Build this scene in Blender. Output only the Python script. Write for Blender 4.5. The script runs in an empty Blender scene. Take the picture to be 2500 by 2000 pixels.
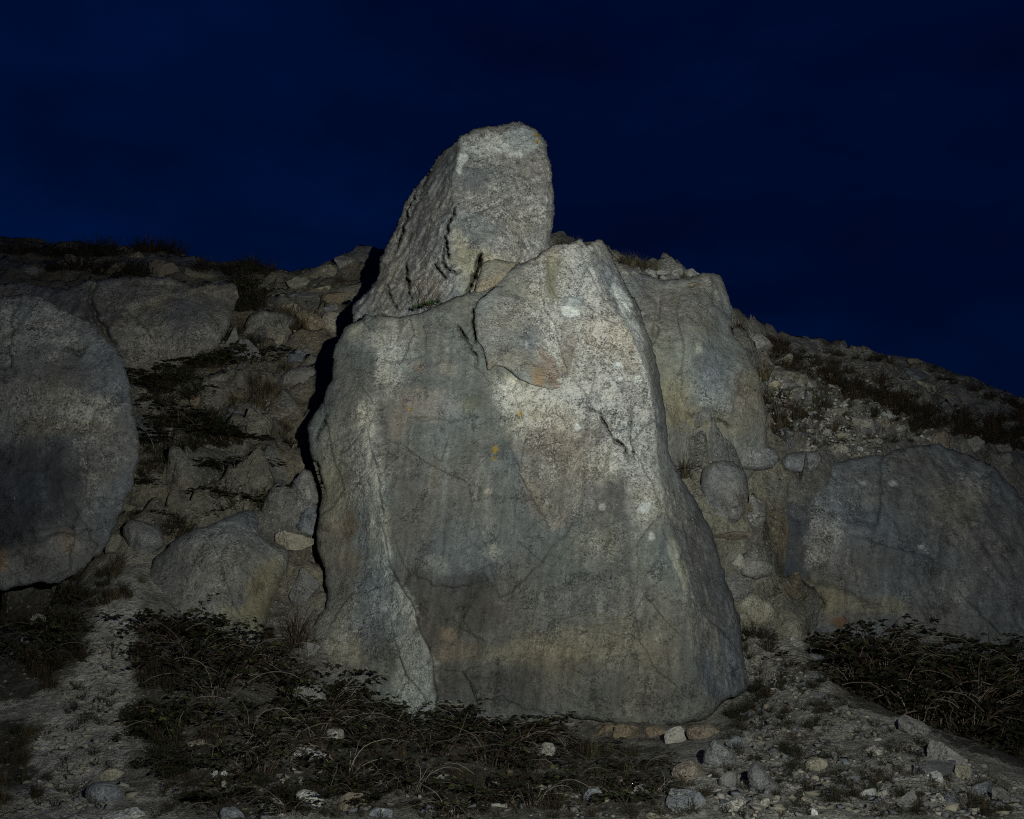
import bpy, math, random
import numpy as np

random.seed(7)
rng = np.random.default_rng(7)
SC = bpy.context.scene
COL = SC.collection
R = math.radians

# ------------------------------------------------------------------ camera
F = 2430.0                       # focal length in photo pixels (2500 x 2000)
CAMZ = 1.6
PITCH = R(12.0)
cam = bpy.data.cameras.new('camera')
cam_ob = bpy.data.objects.new('camera', cam)
COL.objects.link(cam_ob)
cam.sensor_width = 36.0
cam.lens = 36.0 * F / 2500.0
cam.clip_end = 2000
cam_ob.location = (0, 0, CAMZ)
cam_ob.rotation_euler = (R(90) + PITCH, 0, 0)
SC.camera = cam_ob

# ------------------------------------------------------------------ sky (late dusk)
world = bpy.data.worlds.new('World')
SC.world = world
world.use_nodes = True
nt = world.node_tree
nt.nodes.clear()
sky = nt.nodes.new('ShaderNodeTexSky')
sky.sky_type = 'NISHITA'
sky.sun_disc = False
sky.sun_elevation = R(-1.5)
sky.sun_rotation = R(-75)
sky.ozone_density = 6.0
sky.dust_density = 0.3
tint = nt.nodes.new('ShaderNodeMix'); tint.data_type = 'RGBA'; tint.blend_type = 'MULTIPLY'
tint.inputs['Factor'].default_value = 1.0
tint.inputs['B'].default_value = (0.02, 0.88, 1.0, 1)      # tungsten-cold white balance of a night picture
bg = nt.nodes.new('ShaderNodeBackground')
bg.inputs['Strength'].default_value = 0.15
wout = nt.nodes.new('ShaderNodeOutputWorld')
nt.links.new(sky.outputs[0], tint.inputs['A'])
wtc = nt.nodes.new('ShaderNodeTexCoord'); wn = nt.nodes.new('ShaderNodeTexNoise')       # thin cloud, barely lighter than the sky
wn.inputs['Scale'].default_value = 4.2; wn.inputs['Detail'].default_value = 4; wn.inputs['Roughness'].default_value = 0.55
wmp = nt.nodes.new('ShaderNodeMapping'); wmp.inputs['Scale'].default_value = (1.0, 1.0, 2.2)
wr = nt.nodes.new('ShaderNodeMapRange'); wr.inputs['From Min'].default_value = 0.3; wr.inputs['From Max'].default_value = 0.7; wr.inputs['To Min'].default_value = 0.66; wr.inputs['To Max'].default_value = 1.36
wv = nt.nodes.new('ShaderNodeVectorMath'); wv.operation = 'SCALE'
nt.links.new(wtc.outputs['Generated'], wmp.inputs['Vector']); nt.links.new(wmp.outputs[0], wn.inputs['Vector']); nt.links.new(wn.outputs['Fac'], wr.inputs['Value'])
nt.links.new(tint.outputs['Result'], wv.inputs[0]); nt.links.new(wr.outputs[0], wv.inputs['Scale'])
nt.links.new(wv.outputs[0], bg.inputs['Color'])
nt.links.new(bg.outputs[0], wout.inputs['Surface'])

# ------------------------------------------------------------------ the photographer's hand-held flash, right of the camera
def P(px, py, Y):
    px = np.asarray(px, float); py = np.asarray(py, float); Y = np.asarray(Y, float)
    v = (1000.0 - py) / F
    dy = math.cos(PITCH) - v * math.sin(PITCH)
    dz = math.sin(PITCH) + v * math.cos(PITCH)
    t = Y / dy
    return np.stack([(px - 1250.0) / F * t, Y + 0 * t, CAMZ + dz * t], -1)

FLASH = np.array((0.85, 0.0, 2.25))
aim = P(1390, 650, 9.0)
fl = bpy.data.lights.new('flash', 'SPOT')
fl.energy = 4100
fl.color = (0.965, 1.0, 0.94)
fl.spot_size = R(150)
fl.spot_blend = 1.0
fl.shadow_soft_size = 0.035
fl_ob = bpy.data.objects.new('flash', fl)
COL.objects.link(fl_ob)
fl_ob.location = FLASH
import mathutils
fl_ob.rotation_euler = (mathutils.Vector(aim - FLASH)).to_track_quat('-Z', 'Y').to_euler()
# zoomed flash head: bright core, soft skirt
fl.use_nodes = True
ln = fl.node_tree
em = next(n for n in ln.nodes if n.type == 'EMISSION')
tc = ln.nodes.new('ShaderNodeTexCoord')
sx = ln.nodes.new('ShaderNodeSeparateXYZ')
ln.links.new(tc.outputs['Normal'], sx.inputs[0])
def lmath(op, a, b=None):
    n = ln.nodes.new('ShaderNodeMath'); n.operation = op
    for i, v in enumerate((a, b)):
        if v is None: continue
        if isinstance(v, (int, float)): n.inputs[i].default_value = v
        else: ln.links.new(v, n.inputs[i])
    return n.outputs[0]
cz = lmath('ABSOLUTE', sx.outputs['Z'])
ang = lmath('ARCCOSINE', lmath('MINIMUM', cz, 0.99999))
q = lmath('DIVIDE', ang, R(13.5))
core = lmath('EXPONENT', lmath('MULTIPLY', lmath('MULTIPLY', q, q), -1.0))
q2 = lmath('DIVIDE', ang, R(42))
skirt = lmath('MULTIPLY', lmath('EXPONENT', lmath('MULTIPLY', lmath('MULTIPLY', q2, q2), -1.0)), 0.47)
ln.links.new(lmath('ADD', lmath('MULTIPLY', core, 0.58), skirt), em.inputs['Strength'])

SC.view_settings.view_transform = 'Standard'
SC.view_settings.look = 'None'
SC.view_settings.exposure = 0.0
SC.view_settings.gamma = 1.0
SC.view_settings.use_curve_mapping = False
SC.render.engine = 'CYCLES'
SC.cycles.use_denoising = False
SC.cycles.pixel_filter_type = 'BLACKMAN_HARRIS'
SC.cycles.filter_width = 1.15
SC.cycles.max_bounces = 4
SC.cycles.diffuse_bounces = 2

# ------------------------------------------------------------------ noise in numpy
_perm = np.random.default_rng(11).permutation(256)
_perm = np.concatenate([_perm, _perm, _perm])
_g = np.random.default_rng(12).normal(size=(256, 3)); _g /= np.linalg.norm(_g, axis=1)[:, None]
_gx, _gy, _gz = (np.ascontiguousarray(_g[:, k], np.float32) for k in range(3))
def perlin(p):
    p = np.asarray(p)
    fl = np.floor(p); f = (p - fl).astype(np.float32); i = fl.astype(np.int32) & 255
    u = f * f * f * (f * (f * 6 - 15) + 10)
    x, y, z = f[:, 0], f[:, 1], f[:, 2]; ux, uy, uz = u[:, 0], u[:, 1], u[:, 2]
    h0 = (_perm[i[:, 0]], _perm[i[:, 0] + 1]); oy = (i[:, 1], i[:, 1] + 1); oz = (i[:, 2], i[:, 2] + 1)
    pl = []
    for dx in (0, 1):
        row = []
        for dy in (0, 1):
            hxy = _perm[h0[dx] + oy[dy]]
            c = []
            for dz in (0, 1):
                h = _perm[hxy + oz[dz]]
                c.append(_gx[h] * (x - dx) + _gy[h] * (y - dy) + _gz[h] * (z - dz))
            row.append(c[0] + (c[1] - c[0]) * uz)
        pl.append(row[0] + (row[1] - row[0]) * uy)
    return (pl[0] + (pl[1] - pl[0]) * ux) * 1.6
def fbm(p, freq, octs=4, gain=0.5, off=0.0):
    p = np.asarray(p, float) * freq + off
    a, s, t = 1.0, 0, 0
    for k in range(octs):
        s = s + a * perlin(p + 17.3 * k); t += a
        p = p * 2.03; a *= gain
    return s / t
def ridged(p, freq, octs=4, gain=0.5, off=0.0):
    p = np.asarray(p, float) * freq + off
    a, s, t = 1.0, 0, 0
    for k in range(octs):
        s = s + a * (1 - np.abs(perlin(p + 9.1 * k)) * 1.6); t += a
        p = p * 2.03; a *= gain
    return s / t - 0.55
def worley(p, cell, seed):
    """nearest and second nearest feature: returns cell random vectors, offset from feature, f2-f1"""
    q = p / cell; b = np.floor(q).astype(int)
    f1 = np.full(len(q), 9.0); f2 = np.full(len(q), 9.0); h1 = np.zeros(len(q), int); off = np.zeros_like(q)
    for dx in (-1, 0, 1):
        for dy in (-1, 0, 1):
            for dz in (-1, 0, 1):
                c = b + (dx, dy, dz)
                h = _perm[_perm[_perm[(c[:, 0] + seed) & 255] + (c[:, 1] & 255)] + (c[:, 2] & 255)]
                ft = c + 0.5 + 0.42 * _g[h]
                d = np.linalg.norm(q - ft, axis=1)
                n = d < f1
                f2 = np.where(n, f1, np.minimum(f2, d)); off = np.where(n[:, None], q - ft, off); h1 = np.where(n, h, h1); f1 = np.where(n, d, f1)
    return h1, off, f2 - f1
def smooth(e0, e1, x):
    t = np.clip((x - e0) / (e1 - e0), 0, 1)
    return t * t * (3 - 2 * t)

# thin plate spline
class TPS:
    def __init__(s, pts, vals, lam=0.0):
        s.p = np.asarray(pts, float); v = np.asarray(vals, float)
        s.sc = np.abs(s.p - s.p.mean(0)).max(); s.mu = s.p.mean(0)
        q = (s.p - s.mu) / s.sc; s.q = q
        n = len(q)
        K = s._k(q, q) + lam * np.eye(n)
        Pm = np.c_[np.ones(n), q]
        A = np.block([[K, Pm], [Pm.T, np.zeros((3, 3))]])
        s.w = np.linalg.solve(A, np.r_[v, np.zeros(3)])
    @staticmethod
    def _k(a, b):
        r2 = ((a[:, None] - b[None]) ** 2).sum(-1)
        return 0.5 * r2 * np.log(r2 + 1e-12)
    def __call__(s, x, y):
        q = (np.stack([np.ravel(x), np.ravel(y)], -1) - s.mu) / s.sc
        out = np.empty(len(q))
        for i in range(0, len(q), 40000):
            c = q[i:i + 40000]
            out[i:i + 40000] = s._k(c, s.q) @ s.w[:-3] + s.w[-3] + c @ s.w[-2:]
        return out.reshape(np.shape(x))
def sheet(ctrl, lam=1e-4):
    c = np.array(ctrl, float)
    return TPS(c[:, :2], c[:, 2], lam)
def smax(a, b, k=0.03):
    h = np.clip(0.5 + 0.5 * (a - b) / k, 0, 1)
    return b + (a - b) * h + k * h * (1 - h)
def smin(a, b, k=0.03):
    return -smax(-a, -b, k)

# polylines in pixel space
def seg_dist(px, py, line, closed=False):
    """distance to polyline, signed side (+ right of travel in image space, y down => cross>0), position along"""
    L = np.array(line, float)
    if closed: L = np.r_[L, L[:1]]
    best = np.full(px.shape, 1e9); side = np.zeros(px.shape); along = np.zeros(px.shape)
    nx = np.zeros(px.shape); ny = np.zeros(px.shape)
    acc = 0; tot = np.linalg.norm(np.diff(L, axis=0), axis=1).sum()
    for a, b in zip(L[:-1], L[1:]):
        d = b - a; l2 = d @ d
        if l2 == 0: continue
        t = np.clip(((px - a[0]) * d[0] + (py - a[1]) * d[1]) / l2, 0, 1)
        cx = a[0] + t * d[0]; cy = a[1] + t * d[1]
        ds = np.hypot(px - cx, py - cy)
        m = ds < best
        best = np.where(m, ds, best)
        side = np.where(m, np.sign(d[0] * (py - a[1]) - d[1] * (px - a[0])), side)
        along = np.where(m, (acc + t * math.sqrt(l2)) / tot, along)
        nx = np.where(m, cx, nx); ny = np.where(m, cy, ny)
        acc += math.sqrt(l2)
    return best, side, along, nx, ny
def inside(px, py, poly):
    r = np.zeros(px.shape, bool)
    n = len(poly)
    for i in range(n):
        x0, y0 = poly[i]; x1, y1 = poly[(i + 1) % n]
        c = ((y0 > py) != (y1 > py))
        with np.errstate(divide='ignore', invalid='ignore'):
            r ^= c & (px < (x1 - x0) * (py - y0) / (y1 - y0 + 1e-12) + x0)
    return r
def warp2(px, py, amp, size, seed):
    q = np.stack([px / size, py / size, np.full(px.shape, seed * 3.7)], -1).reshape(-1, 3)
    a = fbm(q, 1.0, 3).reshape(px.shape); b = fbm(q, 1.0, 3, off=41.0).reshape(px.shape)
    return px + amp * a, py + amp * b
def crack(px, py, line, depth, width=5.0, wob=10, seed=1):
    qx, qy = warp2(px, py, wob, 45, seed); ex, ey = warp2(px, py, 7.0, 13, seed + 2)
    qx = qx + ex - px; qy = qy + ey - py
    d, s, al, _, _ = seg_dist(qx, qy, line)
    vn = fbm(np.stack([al * 9.0, np.full(px.shape, seed * 2.3), np.zeros(px.shape)], -1).reshape(-1, 3), 1.0, 2).reshape(px.shape)
    wd = 0.62 * width * np.clip(0.85 + 0.9 * vn, 0.5, 1.5)
    return 4.5 * depth * np.exp(-(d / wd) ** 2) * smooth(-0.02, 0.2, al) * smooth(1.02, 0.8, al) * np.clip(0.95 + 0.6 * vn, 0.5, 1.2)
def step(px, py, line, amp, width=5.0, fall=120.0, wob=10, seed=1):
    """surface on the right-hand side of the line drops back by amp, easing out over fall px"""
    qx, qy = warp2(px, py, wob, 70, seed); ex, ey = warp2(px, py, 14.0, 22, seed + 4)
    qx = qx + ex - px; qy = qy + ey - py
    d, s, al, _, _ = seg_dist(qx, qy, line)
    sd = d * s
    return amp * smooth(-width, width, sd) * np.exp(-np.maximum(sd, 0) / fall) * smooth(0, 0.15, al) * smooth(1, 0.85, al)

# ------------------------------------------------------------------ materials
def new_mat(name):
    m = bpy.data.materials.new(name); m.use_nodes = True
    t = m.node_tree
    b = t.nodes['Principled BSDF']
    b.inputs['Roughness'].default_value = 0.9
    b.inputs['Specular IOR Level'].default_value = 0.25
    return m, t, b
class G:
    """tiny node helper"""
    def __init__(s, t): s.t = t
    def n(s, typ, **kw):
        n = s.t.nodes.new(typ)
        for k, v in kw.items(): setattr(n, k, v)
        return n
    def link(s, a, b): s.t.links.new(a, b)
    def noise(s, vec, scale, detail=4, rough=0.55, dist=0.0):
        n = s.n('ShaderNodeTexNoise')
        s.link(vec, n.inputs['Vector'])
        n.inputs['Scale'].default_value = scale; n.inputs['Detail'].default_value = detail
        n.inputs['Roughness'].default_value = rough; n.inputs['Distortion'].default_value = dist
        return n.outputs['Fac']
    def ramp(s, fac, a, b, va=0.0, vb=1.0):
        n = s.n('ShaderNodeMapRange', interpolation_type='SMOOTHSTEP')
        s.link(fac, n.inputs['Value'])
        n.inputs['From Min'].default_value = a; n.inputs['From Max'].default_value = b
        n.inputs['To Min'].default_value = va; n.inputs['To Max'].default_value = vb
        return n.outputs[0]
    def math(s, op, a, b=None):
        n = s.n('ShaderNodeMath', operation=op)
        for i, v in enumerate((a, b)):
            if v is None: continue
            if isinstance(v, (int, float)): n.inputs[i].default_value = v
            else: s.link(v, n.inputs[i])
        return n.outputs[0]
    def mix(s, fac, a, b, blend='MIX'):
        n = s.n('ShaderNodeMix', data_type='RGBA', blend_type=blend)
        if isinstance(fac, (int, float)): n.inputs['Factor'].default_value = fac
        else: s.link(fac, n.inputs['Factor'])
        for key, v in (('A', a), ('B', b)):
            if isinstance(v, tuple): n.inputs[key].default_value = v if len(v) == 4 else v + (1,)
            else: s.link(v, n.inputs[key])
        return n.outputs['Result']
    def comb(s, v):
        n = s.n('ShaderNodeCombineColor')
        for i in range(3): s.link(v, n.inputs[i])
        return n.outputs[0]

def rock_mat(name, source):
    m, t, b = new_mat(name); g = G(t)
    geo = g.n('ShaderNodeNewGeometry'); vec = geo.outputs['Position']
    if source == 'attr':
        a = g.n('ShaderNodeAttribute', attribute_name='Col')
        col, lich = a.outputs['Color'], a.outputs['Alpha']
        dk = g.n('ShaderNodeAttribute', attribute_name='Pit').outputs['Fac']
    else:
        a = g.n('ShaderNodeObjectInfo')
        col = a.outputs['Color']
        n6 = g.noise(vec, 8.0, 2, 0.6)
        lich = g.math('ADD', a.outputs['Alpha'], g.math('MULTIPLY', g.math('SUBTRACT', n6, 0.5), 1.6))
        dk = n6
    n2 = g.noise(vec, 19.0, 4, 0.72)
    n3 = g.noise(vec, 78.0, 2, 0.85)
    n5 = g.noise(vec, 55.0, 3, 0.78)
    # how lively the grain is: bare stone is even, lichen-grown stone is busy
    live = g.ramp(lich, 0.05, 0.75, 0.30, 1.1)
    v = g.math('MULTIPLY', g.ramp(n2, 0.3, 0.7, -0.48, 0.42), live)
    v = g.math('ADD', v, g.math('MULTIPLY', g.ramp(n3, 0.28, 0.72, -0.68, 0.68), live))
    c = g.mix(1.0, col, g.comb(g.math('MAXIMUM', g.math('ADD', v, 1.0), 0.2)), 'MULTIPLY')
    # pale crustose lichen, in flecks that crowd together
    thr = g.math('ADD', n5, g.math('MULTIPLY', g.math('SUBTRACT', lich, 0.5), 0.36))
    fleck = g.math('MULTIPLY', g.ramp(thr, 0.57, 0.63), g.ramp(lich, 0.0, 0.3))
    c = g.mix(g.math('MULTIPLY', fleck, 0.85), c, (0.46, 0.45, 0.405))
    # dark pits and black specks
    dd = g.math('ADD', g.math('SUBTRACT', 1.0, n5), g.math('MULTIPLY', g.math('SUBTRACT', dk, 0.5), 0.3))
    pit = g.ramp(dd, 0.58, 0.66)
    c = g.mix(g.math('MULTIPLY', pit, 0.7), c, g.mix(1.0, c, (0.25, 0.25, 0.27), 'MULTIPLY'))
    g.link(c, b.inputs['Base Color'])
    bh = g.math('ADD', g.math('MULTIPLY', n2, 1.3), g.math('MULTIPLY', n3, 0.5))
    bp = g.n('ShaderNodeBump'); bp.inputs['Strength'].default_value = 0.9; bp.inputs['Distance'].default_value = 0.024
    g.link(bh, bp.inputs['Height']); g.link(bp.outputs[0], b.inputs['Normal'])
    return m
M_ROCK = rock_mat('limestone', 'attr')
M_STONE = rock_mat('loose_stone', 'obj')

def ground_mat():
    m, t, b = new_mat('quarry_dirt'); g = G(t)
    geo = g.n('ShaderNodeNewGeometry'); vec = geo.outputs['Position']
    a = g.n('ShaderNodeAttribute', attribute_name='Col')
    n1 = g.noise(vec, 2.2, 3, 0.6); n2 = g.noise(vec, 22.0, 4, 0.7); n3 = g.noise(vec, 100.0, 2, 0.8)
    v = g.math('MULTIPLY', g.ramp(n1, 0.3, 0.7, 0.75, 1.2), g.ramp(n2, 0.3, 0.7, 0.62, 1.34))
    v = g.math('MULTIPLY', v, g.ramp(n3, 0.25, 0.75, 0.6, 1.4))
    c = g.mix(1.0, a.outputs['Color'], g.comb(v), 'MULTIPLY')
    vo = g.n('ShaderNodeTexVoronoi', feature='F1'); vo.inputs['Scale'].default_value = 26.0
    g.link(vec, vo.inputs['Vector'])
    sp = g.n('ShaderNodeSeparateColor'); g.link(vo.outputs['Color'], sp.inputs[0])
    chip = g.math('MULTIPLY', g.ramp(vo.outputs['Distance'], 0.42, 0.30), g.ramp(sp.outputs[1], 0.62, 0.66))
    chipc = g.mix(sp.outputs[2], (0.20, 0.20, 0.19), (0.46, 0.44, 0.38))
    c = g.mix(g.math('MULTIPLY', chip, 0.7), c, chipc)
    g.link(c, b.inputs['Base Color'])
    bh = g.math('ADD', g.math('MULTIPLY', n2, 1.6), g.math('ADD', g.math('MULTIPLY', n3, 0.6), g.math('MULTIPLY', chip, 0.5)))
    bp = g.n('ShaderNodeBump'); bp.inputs['Strength'].default_value = 1.0; bp.inputs['Distance'].default_value = 0.035
    g.link(bh, bp.inputs['Height']); g.link(bp.outputs[0], b.inputs['Normal'])
    return m
M_GROUND = ground_mat()

def plant_mat(name, rough=0.7):
    m, t, b = new_mat(name); g = G(t)
    a = g.n('ShaderNodeAttribute', attribute_name='Col')
    oi = g.n('ShaderNodeObjectInfo')
    hs = g.n('ShaderNodeHueSaturation')
    g.link(a.outputs['Color'], hs.inputs['Color'])
    g.link(g.ramp(oi.outputs['Random'], 0, 1, 0.7, 1.25), hs.inputs['Value'])
    g.link(g.ramp(oi.outputs['Random'], 0, 1, 0.485, 0.51), hs.inputs['Hue'])
    g.link(hs.outputs[0], b.inputs['Base Color'])
    b.inputs['Roughness'].default_value = rough
    return m
M_PLANT = plant_mat('plant_tissue')

# ------------------------------------------------------------------ mesh helpers
def make_mesh(name, verts, faces, cols=None, mat=None, smooth_shade=True):
    me = bpy.data.meshes.new(name)
    verts = np.asarray(verts, np.float32)
    if isinstance(faces, np.ndarray) or (len(faces) and len({len(f) for f in faces}) == 1):
        fa = np.asarray(faces, np.int32); k = fa.shape[1]
        me.vertices.add(len(verts)); me.vertices.foreach_set('co', verts.ravel())
        me.loops.add(fa.size); me.loops.foreach_set('vertex_index', fa.ravel())
        me.polygons.add(len(fa)); me.polygons.foreach_set('loop_start', np.arange(0, fa.size, k, dtype=np.int32))
        me.update(calc_edges=True); me.validate()
    else:
        me.from_pydata(verts.tolist(), [], [list(map(int, f)) for f in faces])
    if smooth_shade:
        me.polygons.foreach_set('use_smooth', np.ones(len(me.polygons), bool))
    if cols is not None:
        at = me.color_attributes.new('Col', 'FLOAT_COLOR', 'POINT')
        c = np.asarray(cols, np.float32)
        if c.shape[1] == 3: c = np.c_[c, np.ones(len(c), np.float32)]
        at.data.foreach_set('color', c.ravel())
    if mat: me.materials.append(mat)
    me.update()
    return me
def add_obj(name, me, loc=(0, 0, 0), parent=None):
    o = bpy.data.objects.new(name, me); COL.objects.link(o)
    o.location = loc
    if parent: o.parent = parent
    return o
def tag(o, label=None, cat=None, group=None, kind=None):
    if label: o['label'] = label
    if cat: o['category'] = cat
    if group: o['group'] = group
    if kind: o['kind'] = kind
    return o
def empty(name, loc):
    o = bpy.data.objects.new(name, None); COL.objects.link(o); o.location = loc
    o.empty_display_size = 0.2
    return o

# colours of the rock, real albedos: colour + lichen amount
GREY = (0.215, 0.215, 0.20); BLUE = (0.152, 0.166, 0.163); PALE = (0.40, 0.375, 0.32); BEIGE = (0.34, 0.32, 0.235)
OCHRE = (0.29, 0.21, 0.125); BROWN = (0.185, 0.155, 0.115); DARK = (0.075, 0.077, 0.082); OLIVE = (0.225, 0.215, 0.145)
WHITE = (0.56, 0.59, 0.55); RUST = (0.27, 0.18, 0.115); MOSS = (0.12, 0.12, 0.05); PINK = (0.34, 0.31, 0.265)
YELLOW = (0.33, 0.23, 0.04); CREAM = (0.42, 0.40, 0.31); SLATE = (0.150, 0.158, 0.170); TAUPE = (0.165, 0.148, 0.122)

def paint_cols(px, py, p3, base, lich, blobs, seed, streak=0.0):
    """stains, lichen fields and painted shade with shapes of their own: (x, y, rx, ry, angle, colour, strength, softness, lichen or None)"""
    n = len(px)
    c = np.tile(np.array(base, float), (n, 1)); L = np.full(n, float(lich))
    ax, ay = warp2(px, py, 1.0, 55, seed); bx, by = warp2(px, py, 1.0, 15, seed + 5); ex, ey = warp2(px, py, 1.0, 6, seed + 9)
    ax, ay, bx, by, ex, ey = ax - px, ay - py, bx - px, by - py, ex - px, ey - py
    f4 = fbm(p3, 5.5, 3, 0.6, off=seed + 13.0)
    def drift(c, L):
        # broad drift of tone and warmth, lichen gathering in fields
        f1 = fbm(p3, 2.6, 4, 0.6, off=seed); f2 = fbm(p3, 1.4, 2, 0.5, off=seed + 7.7); f3 = fbm(p3, 8.0, 4, 0.65, off=seed + 3.1)
        c = c * (1 + 0.34 * f1 + 0.22 * f3)[:, None]
        c = c * (1 + 0.16 * f2[:, None] * np.array((1.0, 0.15, -1.0)))
        if streak:
            q = np.stack([(px + 6 * bx + 0.12 * (py - 1000)) / 13.0, py / 170.0, np.full(n, seed * 1.3)], -1)
            sk = fbm(q, 1.0, 4, 0.6)
            c = c * (1 + streak * sk)[:, None]; L = L + 0.35 * streak * fbm(q, 0.8, 3, 0.6, off=5.0)
        L = np.clip(L - 0.04 + (0.25 + 0.5 * L) * f3 + 0.2 * f1, 0, 1)
        return c, L
    late = [b for b in blobs if b[0] != 'poly' and b[5] in (WHITE, YELLOW)]
    for b in [b for b in blobs if b not in late] + [None] + late:
        if b is None:
            c, L = drift(c, L); continue
        if b[0] == 'poly':
            _, poly, colr, st, so, li = b
            qx, qy = px + 16 * ax + 9 * bx + 4 * ex, py + 16 * ay + 9 * by + 4 * ey
            d, *_ = seg_dist(qx, qy, poly, True)
            sd = np.where(inside(qx, qy, poly), d, -d)
            k = st * smooth(-so, so, sd)
            c = c * (1 - k[:, None]) + np.array(colr) * k[:, None]
            if li is not None: L = L * (1 - k) + li * k
            continue
        x, y, rx, ry, an, colr, st, so = b[:8]
        m = min(rx, ry)
        w1 = min(30, 0.55 * m); w2 = min(14, 0.6 * m); w3 = min(6, 0.5 * m)
        a = R(an); dx = px + w1 * ax + w2 * bx + w3 * ex - x; dy = py + w1 * ay + w2 * by + w3 * ey - y
        u = (dx * math.cos(a) + dy * math.sin(a)) / rx; v = (-dx * math.sin(a) + dy * math.cos(a)) / ry
        k = st * smooth(1 + so, 1 - so, np.hypot(u, v))
        c = c * (1 - k[:, None]) + np.array(colr) * k[:, None]
        if len(b) > 8 and b[8] is not None:
            L = L * (1 - k) + b[8] * k
    return np.c_[np.clip(c, 0.015, 0.75), L], np.clip(0.5 + 1.1 * f4, 0, 1)

def relief(name, outline, depth, spacing=4.0, edge_r=0.12, edge_k=1.0, back=1.0, shrink=0.35, noise=((1.5, 0.05, 4),), jitter=4,
           seed=1, base=GREY, lich=0.4, blobs=(), parent=None, loc=None, ridge=0.0, extra=None, facet=None, streak=0.0):
    """a solid rock: its visible side modelled over the outline at its own distances, sides and back closed behind it"""
    ol = np.array(outline, float)
    # subdivide and roughen the outline
    pts = []
    n = len(ol)
    for i in range(n):
        a, b = ol[i], ol[(i + 1) % n]
        k = max(1, int(np.linalg.norm(b - a) / (spacing * 1.2)))
        for j in range(k): pts.append(a + (b - a) * j / k)
    pts = np.array(pts)
    for _ in range(2):
        pts = 0.5 * pts + 0.25 * np.roll(pts, 1, 0) + 0.25 * np.roll(pts, -1, 0)
    q = np.c_[pts / 30.0, np.full(len(pts), seed * 5.1)]
    pts = pts + jitter * np.c_[fbm(q, 1.0, 4, 0.6), fbm(q, 1.0, 4, 0.6, off=31.0)]
    x0, y0 = pts.min(0) - spacing; x1, y1 = pts.max(0) + spacing
    gx = np.arange(x0, x1 + spacing, spacing); gy = np.arange(y0, y1 + spacing, spacing)
    X, Yy = np.meshgrid(gx, gy)
    ins = inside(X, Yy, pts)
    ql = ins[:-1, :-1] & ins[1:, :-1] & ins[:-1, 1:] & ins[1:, 1:]
    idx = -np.ones(X.shape, int)
    used = np.zeros(X.shape, bool)
    used[:-1, :-1] |= ql; used[1:, :-1] |= ql; used[:-1, 1:] |= ql; used[1:, 1:] |= ql
    idx[used] = np.arange(used.sum())
    vx = X[used].copy(); vy = Yy[used].copy()
    r, c_ = np.nonzero(ql)
    quads = np.stack([idx[r, c_], idx[r + 1, c_], idx[r + 1, c_ + 1], idx[r, c_ + 1]], -1)
    # boundary directed edges
    es = set(); 
    e_all = np.concatenate([quads[:, [0, 1]], quads[:, [1, 2]], quads[:, [2, 3]], quads[:, [3, 0]]])
    key = {}
    st = set(map(tuple, e_all.tolist()))
    bnd = [(a, b) for a, b in st if (b, a) not in st]
    bv = np.array(sorted({a for a, b in bnd} | {b for a, b in bnd}))
    d, s, al, nx, ny = seg_dist(vx[bv], vy[bv], pts, True)
    vx[bv] = nx; vy[bv] = ny
    Y = depth(vx, vy)
    p3 = P(vx, vy, Y)
    dE, *_ = seg_dist(vx, vy, pts[::2], True)
    dm = dE * Y / F
    rr = np.clip(dm / edge_r, 0, 1)
    Y = Y + edge_k * edge_r * (1 - np.sqrt(np.maximum(1 - (1 - rr) ** 2, 0)))
    for fr, am, oc in noise:
        Y = Y + am * fbm(p3, fr, oc, 0.55, off=seed * 3.3)
    if ridge: Y = Y + ridge * ridged(p3, 2.6, 4, 0.5, off=seed * 1.7)
    if facet:
        for cell, amp in facet:
            wp = p3 * np.array((1.0, 0.7, 0.75)) + 0.06 * np.stack([fbm(p3, 2.2, 2, off=seed + 1.0), fbm(p3, 2.2, 2, off=seed + 4.0), fbm(p3, 2.2, 2, off=seed + 8.0)], -1)
            h, o_, e_ = worley(wp, cell, seed)
            Y = Y + amp * ((o_ * _g[h]).sum(-1) * 2.0 + 0.8 * (_perm[h] / 255.0 - 0.5))
    if extra is not None: Y = Y + extra(vx, vy, p3)
    p3 = P(vx, vy, Y)
    cols, pitv = paint_cols(vx, vy, p3, base, lich, blobs, seed, streak)
    # sides: rings of the boundary carried back along the mean line of sight, narrowing
    cen = p3[bv].mean(0)
    md = cen - np.array((0, 0, CAMZ)); md[2] *= 0.3; md /= np.linalg.norm(md)
    nb = len(bv); remap = -np.ones(len(vx), int); remap[bv] = np.arange(nb)
    V = [p3]; C = [cols]; Fq = [quads]
    prev = bv; off = len(p3)
    bp = p3[bv]
    yb = bp @ md
    ymid = np.median(yb)
    for tt, sh in ((0.06, 0.03), (0.25, 0.10), (0.6, 0.5), (1.0, 1.0)):
        rel = bp - cen
        axial = (rel @ md)[:, None] * md
        lat = rel - axial
        # side ring: move back; flatten towards a common back plane
        newax = axial * (1 - tt) + md * (back * tt)
        newax = np.where(((newax - axial) @ md)[:, None] < 0.02 * tt, axial + md * 0.02 * tt, newax)
        p = cen + lat * (1 - shrink * sh) + newax
        p = p + 0.05 * back * (fbm(p, 1.3, 3, off=seed)[:, None]) * np.array((1, 1, 1)) * tt * 0.5
        V.append(p); C.append(cols[bv])
        cur = np.arange(off, off + nb); off += nb
        full = np.zeros(len(vx), int); full[bv] = cur
        pf = np.zeros(len(vx), int); pf[bv] = prev
        e = np.array(bnd)
        Fq.append(np.stack([pf[e[:, 1]], pf[e[:, 0]], full[e[:, 0]], full[e[:, 1]]], -1))
        prev = cur
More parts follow.
